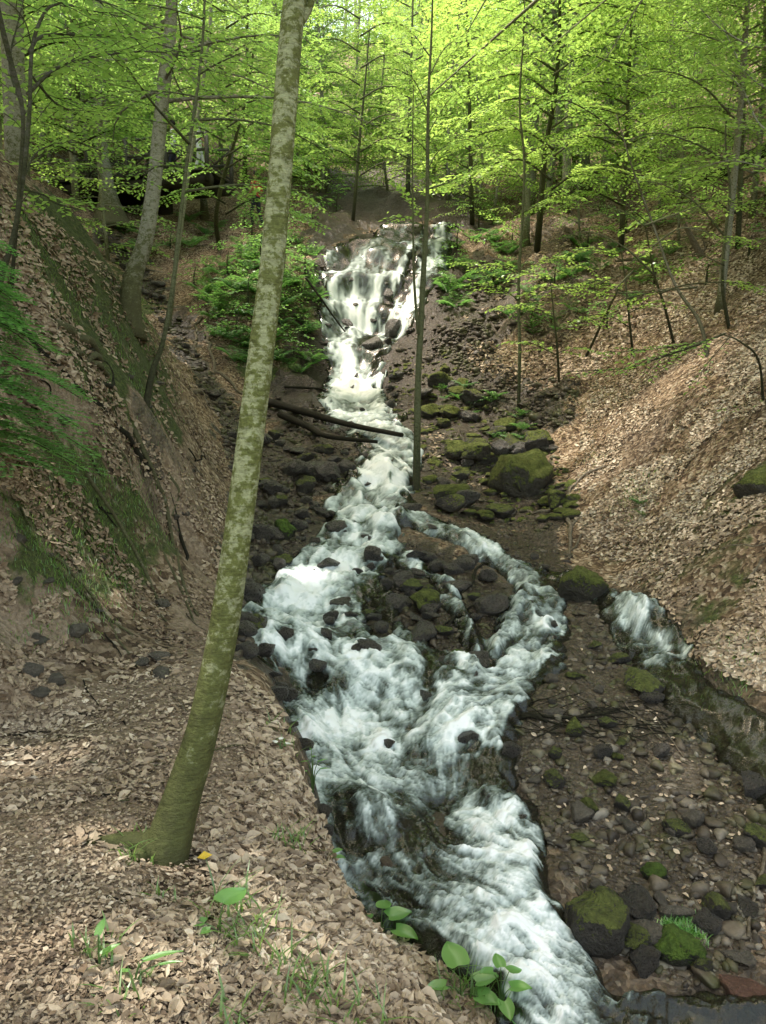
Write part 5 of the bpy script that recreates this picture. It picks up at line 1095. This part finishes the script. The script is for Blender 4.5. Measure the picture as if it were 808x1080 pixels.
for i in range(34):
    x, y = random.uniform(5, 300), random.uniform(720, 1070); a = random.uniform(-1.2, 1.2); l = random.uniform(6, 22)
    if y < 760 and x < 60: continue
    dead('twig', 'thin brown twig lying on the leaf covered path', 'twig', [([(x, y), (x+l*math.cos(a), y+l*.5*math.sin(a)+1), (x+2*l*math.cos(a+.3), y+l*math.sin(a+.3))], [1.6, 1.8, 1.], 1.5)], random.choice(['wood_dark', 'bark']), 'brown twigs on the path')
for i in range(30):
    x, y = random.uniform(10, 220), random.uniform(400, 740)
    if y > 420+x*1.6+200 or x > 205: continue
    dead('twig', 'thin twig caught on the steep left bank', 'twig', [([(x, y), (x+random.uniform(4, 14), y+random.uniform(6, 16)), (x+random.uniform(10, 26), y+random.uniform(14, 30))], [1.6, 1.8, 1.], 1.4)], random.choice(['wood_dark', 'bark', 'wood_pale']), 'twigs on the left bank')
a_ = np.array([(random.uniform(0, 215), random.uniform(330, 760)) for _ in range(26)]); P_ = hit(a_[:, 0], a_[:, 1])
for q in P_: place_rock(q, random.uniform(.03, .09), 'rock_grey', 'small stone bedded in the soil of the steep left bank', 'stones in the left bank', name='pebble', hz=.8, sink=.35)
# ------------------------------------------------------------------ footbridge
Pb0 = at(34, 196, 27.); Pb1 = at(232, 192, 25.2); ax = Pb1-Pb0; ax[2] = 0; Lb = np.linalg.norm(ax); ax /= Lb; nx_ = np.array([-ax[1], ax[0], 0])
o = (Pb0+Pb1)/2; zb = o[2]; br = thing('footbridge', 'weathered wooden footbridge with railings over the side gully', 'bridge', o)
def box(w, c, hx, hy, hz, ex=ax, ey=nx_, ez=np.array([0, 0, 1.])):
    s = np.array([[a, b_, c_] for a in (-1, 1) for b_ in (-1, 1) for c_ in (-1, 1)], float)
    V = np.asarray(c)+s[:, :1]*hx*ex+s[:, 1:2]*hy*ey+s[:, 2:]*hz*ez
    w.add(V, None, [(0, 1, 3, 2), (4, 6, 7, 5), (0, 4, 5, 1), (2, 3, 7, 6), (0, 2, 6, 4), (1, 5, 7, 3)])
w = MB(); n = int(Lb/.17)
for k in range(n): box(w, o+ax*(-Lb/2+Lb*(k+.5)/n)+[0, 0, -.02*random.random()], Lb/n*.46, .85, .03)
obj('deck', w.mesh('deck', o, False), M['timber'], br)
for s in (-.6, .6):
    w = MB(); w.add(*tube(curve([o-ax*Lb/2+nx_*s-[0, 0, .25], o+nx_*s-[0, 0, .27], o+ax*Lb/2+nx_*s-[0, 0, .25]], 10), .2, 10, .08)); obj('beam', w.mesh('beam', o), M['timber_dark'], br)
w = MB(); box(w, o-ax*Lb*.12+[0, .9, -.62], Lb*.33, .12, .26); obj('retaining_wall', w.mesh('retaining_wall', o, False), M['timber_dark'], br)
npst = 6
for s in (-.82, .82):
    for k in range(npst):
        w = MB(); c = o+ax*(-Lb/2+Lb*k/(npst-1))+nx_*s; w.add(*tube([c-[0, 0, .35], c+[0, 0, 1.12]], [.07, .06], 8, .05)); obj('post', w.mesh('post', o), M['timber'], br)
    for hz in (.55, 1.02):
        w = MB(); w.add(*tube([o-ax*Lb/2*1.02+nx_*s+[0, 0, hz], o+nx_*s+[0, 0, hz-.02], o+ax*Lb/2*1.02+nx_*s+[0, 0, hz]], .045, 7)); obj('rail', w.mesh('rail', o), M['timber'], br)
    for k in range(npst-1):
        for q in (0, 1):
            a0 = o+ax*(-Lb/2+Lb*(k+q)/(npst-1))+nx_*(s+.0)+[0, 0, .08]; a1 = o+ax*(-Lb/2+Lb*(k+1-q)/(npst-1))+nx_*s+[0, 0, 1.0]
            w = MB(); w.add(*tube([a0, a1], .03, 6)); obj('brace', w.mesh('brace', o), M['timber'], br)
# ------------------------------------------------------------------ people far off on the bridge and the trail
def person(loc, face, label, shirt, trousers='cloth_dark', walk=.18):
    me = bpy.data.meshes.new('person'); bm = bmesh.new()
    J = {'pelvis': (0, 0, .93, .13, .10), 'waist': (0, 0, 1.08, .12, .085), 'chest': (0, 0, 1.30, .145, .10), 'neckb': (0, 0, 1.44, .07, .06), 'neck': (0, .01, 1.50, .05, .05), 'head': (0, .02, 1.60, .082, .092), 'crown': (0, .01, 1.69, .07, .08),
         'hipl': (-.09, 0, .88, .09, .09), 'kneel': (-.10, walk*.6, .50, .058, .06), 'anklel': (-.10, walk*.5, .09, .04, .042), 'toel': (-.11, walk*.5+.16, .04, .035, .03),
         'hipr': (.09, 0, .88, .09, .09), 'kneer': (.10, -.02, .49, .058, .06), 'ankler': (.10, -walk, .10, .04, .042), 'toer': (.11, -walk+.15, .04, .035, .03),
         'shl': (-.19, 0, 1.40, .055, .055), 'ell': (-.25, -.04, 1.13, .042, .042), 'wrl': (-.22, .14, .98, .028, .03), 'hal': (-.21, .20, .94, .03, .018),
         'shr': (.19, 0, 1.40, .055, .055), 'elr': (.25, -.03, 1.13, .042, .042), 'wrr': (.22, .16, 1.0, .028, .03), 'har': (.21, .22, .97, .03, .018)}
    E = [('pelvis', 'waist'), ('waist', 'chest'), ('chest', 'neckb'), ('neckb', 'neck'), ('neck', 'head'), ('head', 'crown'), ('pelvis', 'hipl'), ('hipl', 'kneel'), ('kneel', 'anklel'), ('anklel', 'toel'), ('pelvis', 'hipr'), ('hipr', 'kneer'), ('kneer', 'ankler'), ('ankler', 'toer'),
         ('chest', 'shl'), ('shl', 'ell'), ('ell', 'wrl'), ('wrl', 'hal'), ('chest', 'shr'), ('shr', 'elr'), ('elr', 'wrr'), ('wrr', 'har')]
    ks = list(J); vs = {k: bm.verts.new(J[k][:3]) for k in ks}
    for a, b_ in E: bm.edges.new((vs[a], vs[b_]))
    for i in range(5):                                              # fingers
        for s, hn in ((-1, 'hal'), (1, 'har')):
            h0 = J[hn]; f = bm.verts.new((h0[0]+s*(i-2)*.014, h0[1]+.07-abs(i-2)*.008, h0[2]-.03)); bm.edges.new((vs[hn], f))
    bm.to_mesh(me); bm.free(); o = obj('person', me); me.materials.append(M['skin']); me.materials.append(M[shirt]); me.materials.append(M[trousers])
    sk = o.modifiers.new('skin', 'SKIN'); d = me.skin_vertices[0].data
    for i, v in enumerate(d): v.radius = (J[ks[i]][3], J[ks[i]][4]) if i < len(ks) else (.009, .009)
    d[0].use_root = True; o.modifiers.new('sub', 'SUBSURF').levels = 2
    dg = bpy.context.evaluated_depsgraph_get(); m2 = bpy.data.meshes.new_from_object(o.evaluated_get(dg)); o.modifiers.clear(); o.data = m2
    for p in m2.polygons:
        c = p.center; p.use_smooth = True
        p.material_index = 2 if c.z < .96 and abs(c.x) < .2 else (1 if .9 < c.z < 1.47 and not (c.z < 1.12 and abs(c.x) > .19) else 0)
    if len(m2.materials) < 3:
        for k in ('skin', shirt, trousers): m2.materials.append(M[k])
    hm = MB(); V = IV1.copy()*[.098, .108, .10]; V = V[:]; keepv = (V[:, 1] < .045) | (V[:, 2] > .05); T = [t for t in IT1 if keepv[t].all()]
    hm.add(V+np.array([0, .005, 1.655]), T); obj('hair', hm.mesh('hair'), M['hair'], o)
    for s in (-1, 1):
        e = MB(); e.add(IV0*.012+np.array([s*.03, .108, 1.63]), IT0); obj('eye', e.mesh('eye'), M['cloth_dark'], o)
    nz_ = MB(); nz_.add(IV0*[.012, .022, .02]+np.array([0, .112, 1.605]), IT0); obj('nose', nz_.mesh('nose'), M['skin'], o)
    o.location = tuple(loc); o.rotation_euler = (0, 0, face); tag(o, label, 'person'); return o
c = o+ax*(Lb*.27); person(c+np.array([0, 0, .03]), R(100), 'person in a white top standing on the footbridge behind the railing', 'cloth_white')
c = o+ax*(Lb*.40); person(c+np.array([0, 0, .03]), R(-80), 'person in pale clothes at the right end of the footbridge', 'cloth_white', 'cloth_white')
p = hit(271, 240)[0]; person(p, R(60), 'person in a red top half hidden by leaves behind the leaning trunk', 'cloth_red')
# ------------------------------------------------------------------ camera, light, world
cd = bpy.data.cameras.new('camera'); cam = bpy.data.objects.new('camera', cd); COL.objects.link(cam)
cd.sensor_fit = 'VERTICAL'; cd.sensor_height = 24; cd.lens = 24*FPX/1080; cd.clip_start = .05; cd.clip_end = 600
cam.location = (0, 0, 0); cam.rotation_euler = (math.pi/2+PITCH, 0, 0); SC.camera = cam
sl = bpy.data.lights.new('sun', 'SUN'); sl.energy = 5.0; sl.angle = R(.5); sl.color = (1, .95, .88)
so = bpy.data.objects.new('sun', sl); COL.objects.link(so)
so.rotation_euler = Vector(SUN).to_track_quat('Z', 'Y').to_euler()
w = bpy.data.worlds.new('World'); SC.world = w; w.use_nodes = True; nt = w.node_tree
bg = nt.nodes['Background']; sky = nt.nodes.new('ShaderNodeTexSky'); sky.sky_type = 'NISHITA'; sky.sun_disc = False
sky.sun_elevation = math.asin(SUN[2]); sky.sun_rotation = math.atan2(SUN[0], SUN[1]); sky.air_density = 1.2; sky.dust_density = 2.5
mx = nt.nodes.new('ShaderNodeMix'); mx.data_type = 'RGBA'; mx.blend_type = 'MULTIPLY'; mx.inputs[0].default_value = 1; mx.inputs[7].default_value = (6.3, 5.2, 3.8, 1); nt.links.new(sky.outputs[0], mx.inputs[6]); nt.links.new(mx.outputs[2], bg.inputs[0]); bg.inputs[1].default_value = .15
SC.view_settings.view_transform = 'Standard'; SC.view_settings.look = 'None'; SC.view_settings.exposure = 0; SC.view_settings.gamma = 1
SC.render.engine = 'CYCLES'; cy = SC.cycles; cy.max_bounces = 8; cy.diffuse_bounces = 5; cy.glossy_bounces = 2; cy.transmission_bounces = 4; cy.transparent_max_bounces = 8
cy.use_denoising = True; cy.caustics_reflective = False; cy.caustics_refractive = False; cy.sample_clamp_indirect = 6
try: cy.denoiser = 'OPENIMAGEDENOISE'
except Exception: pass
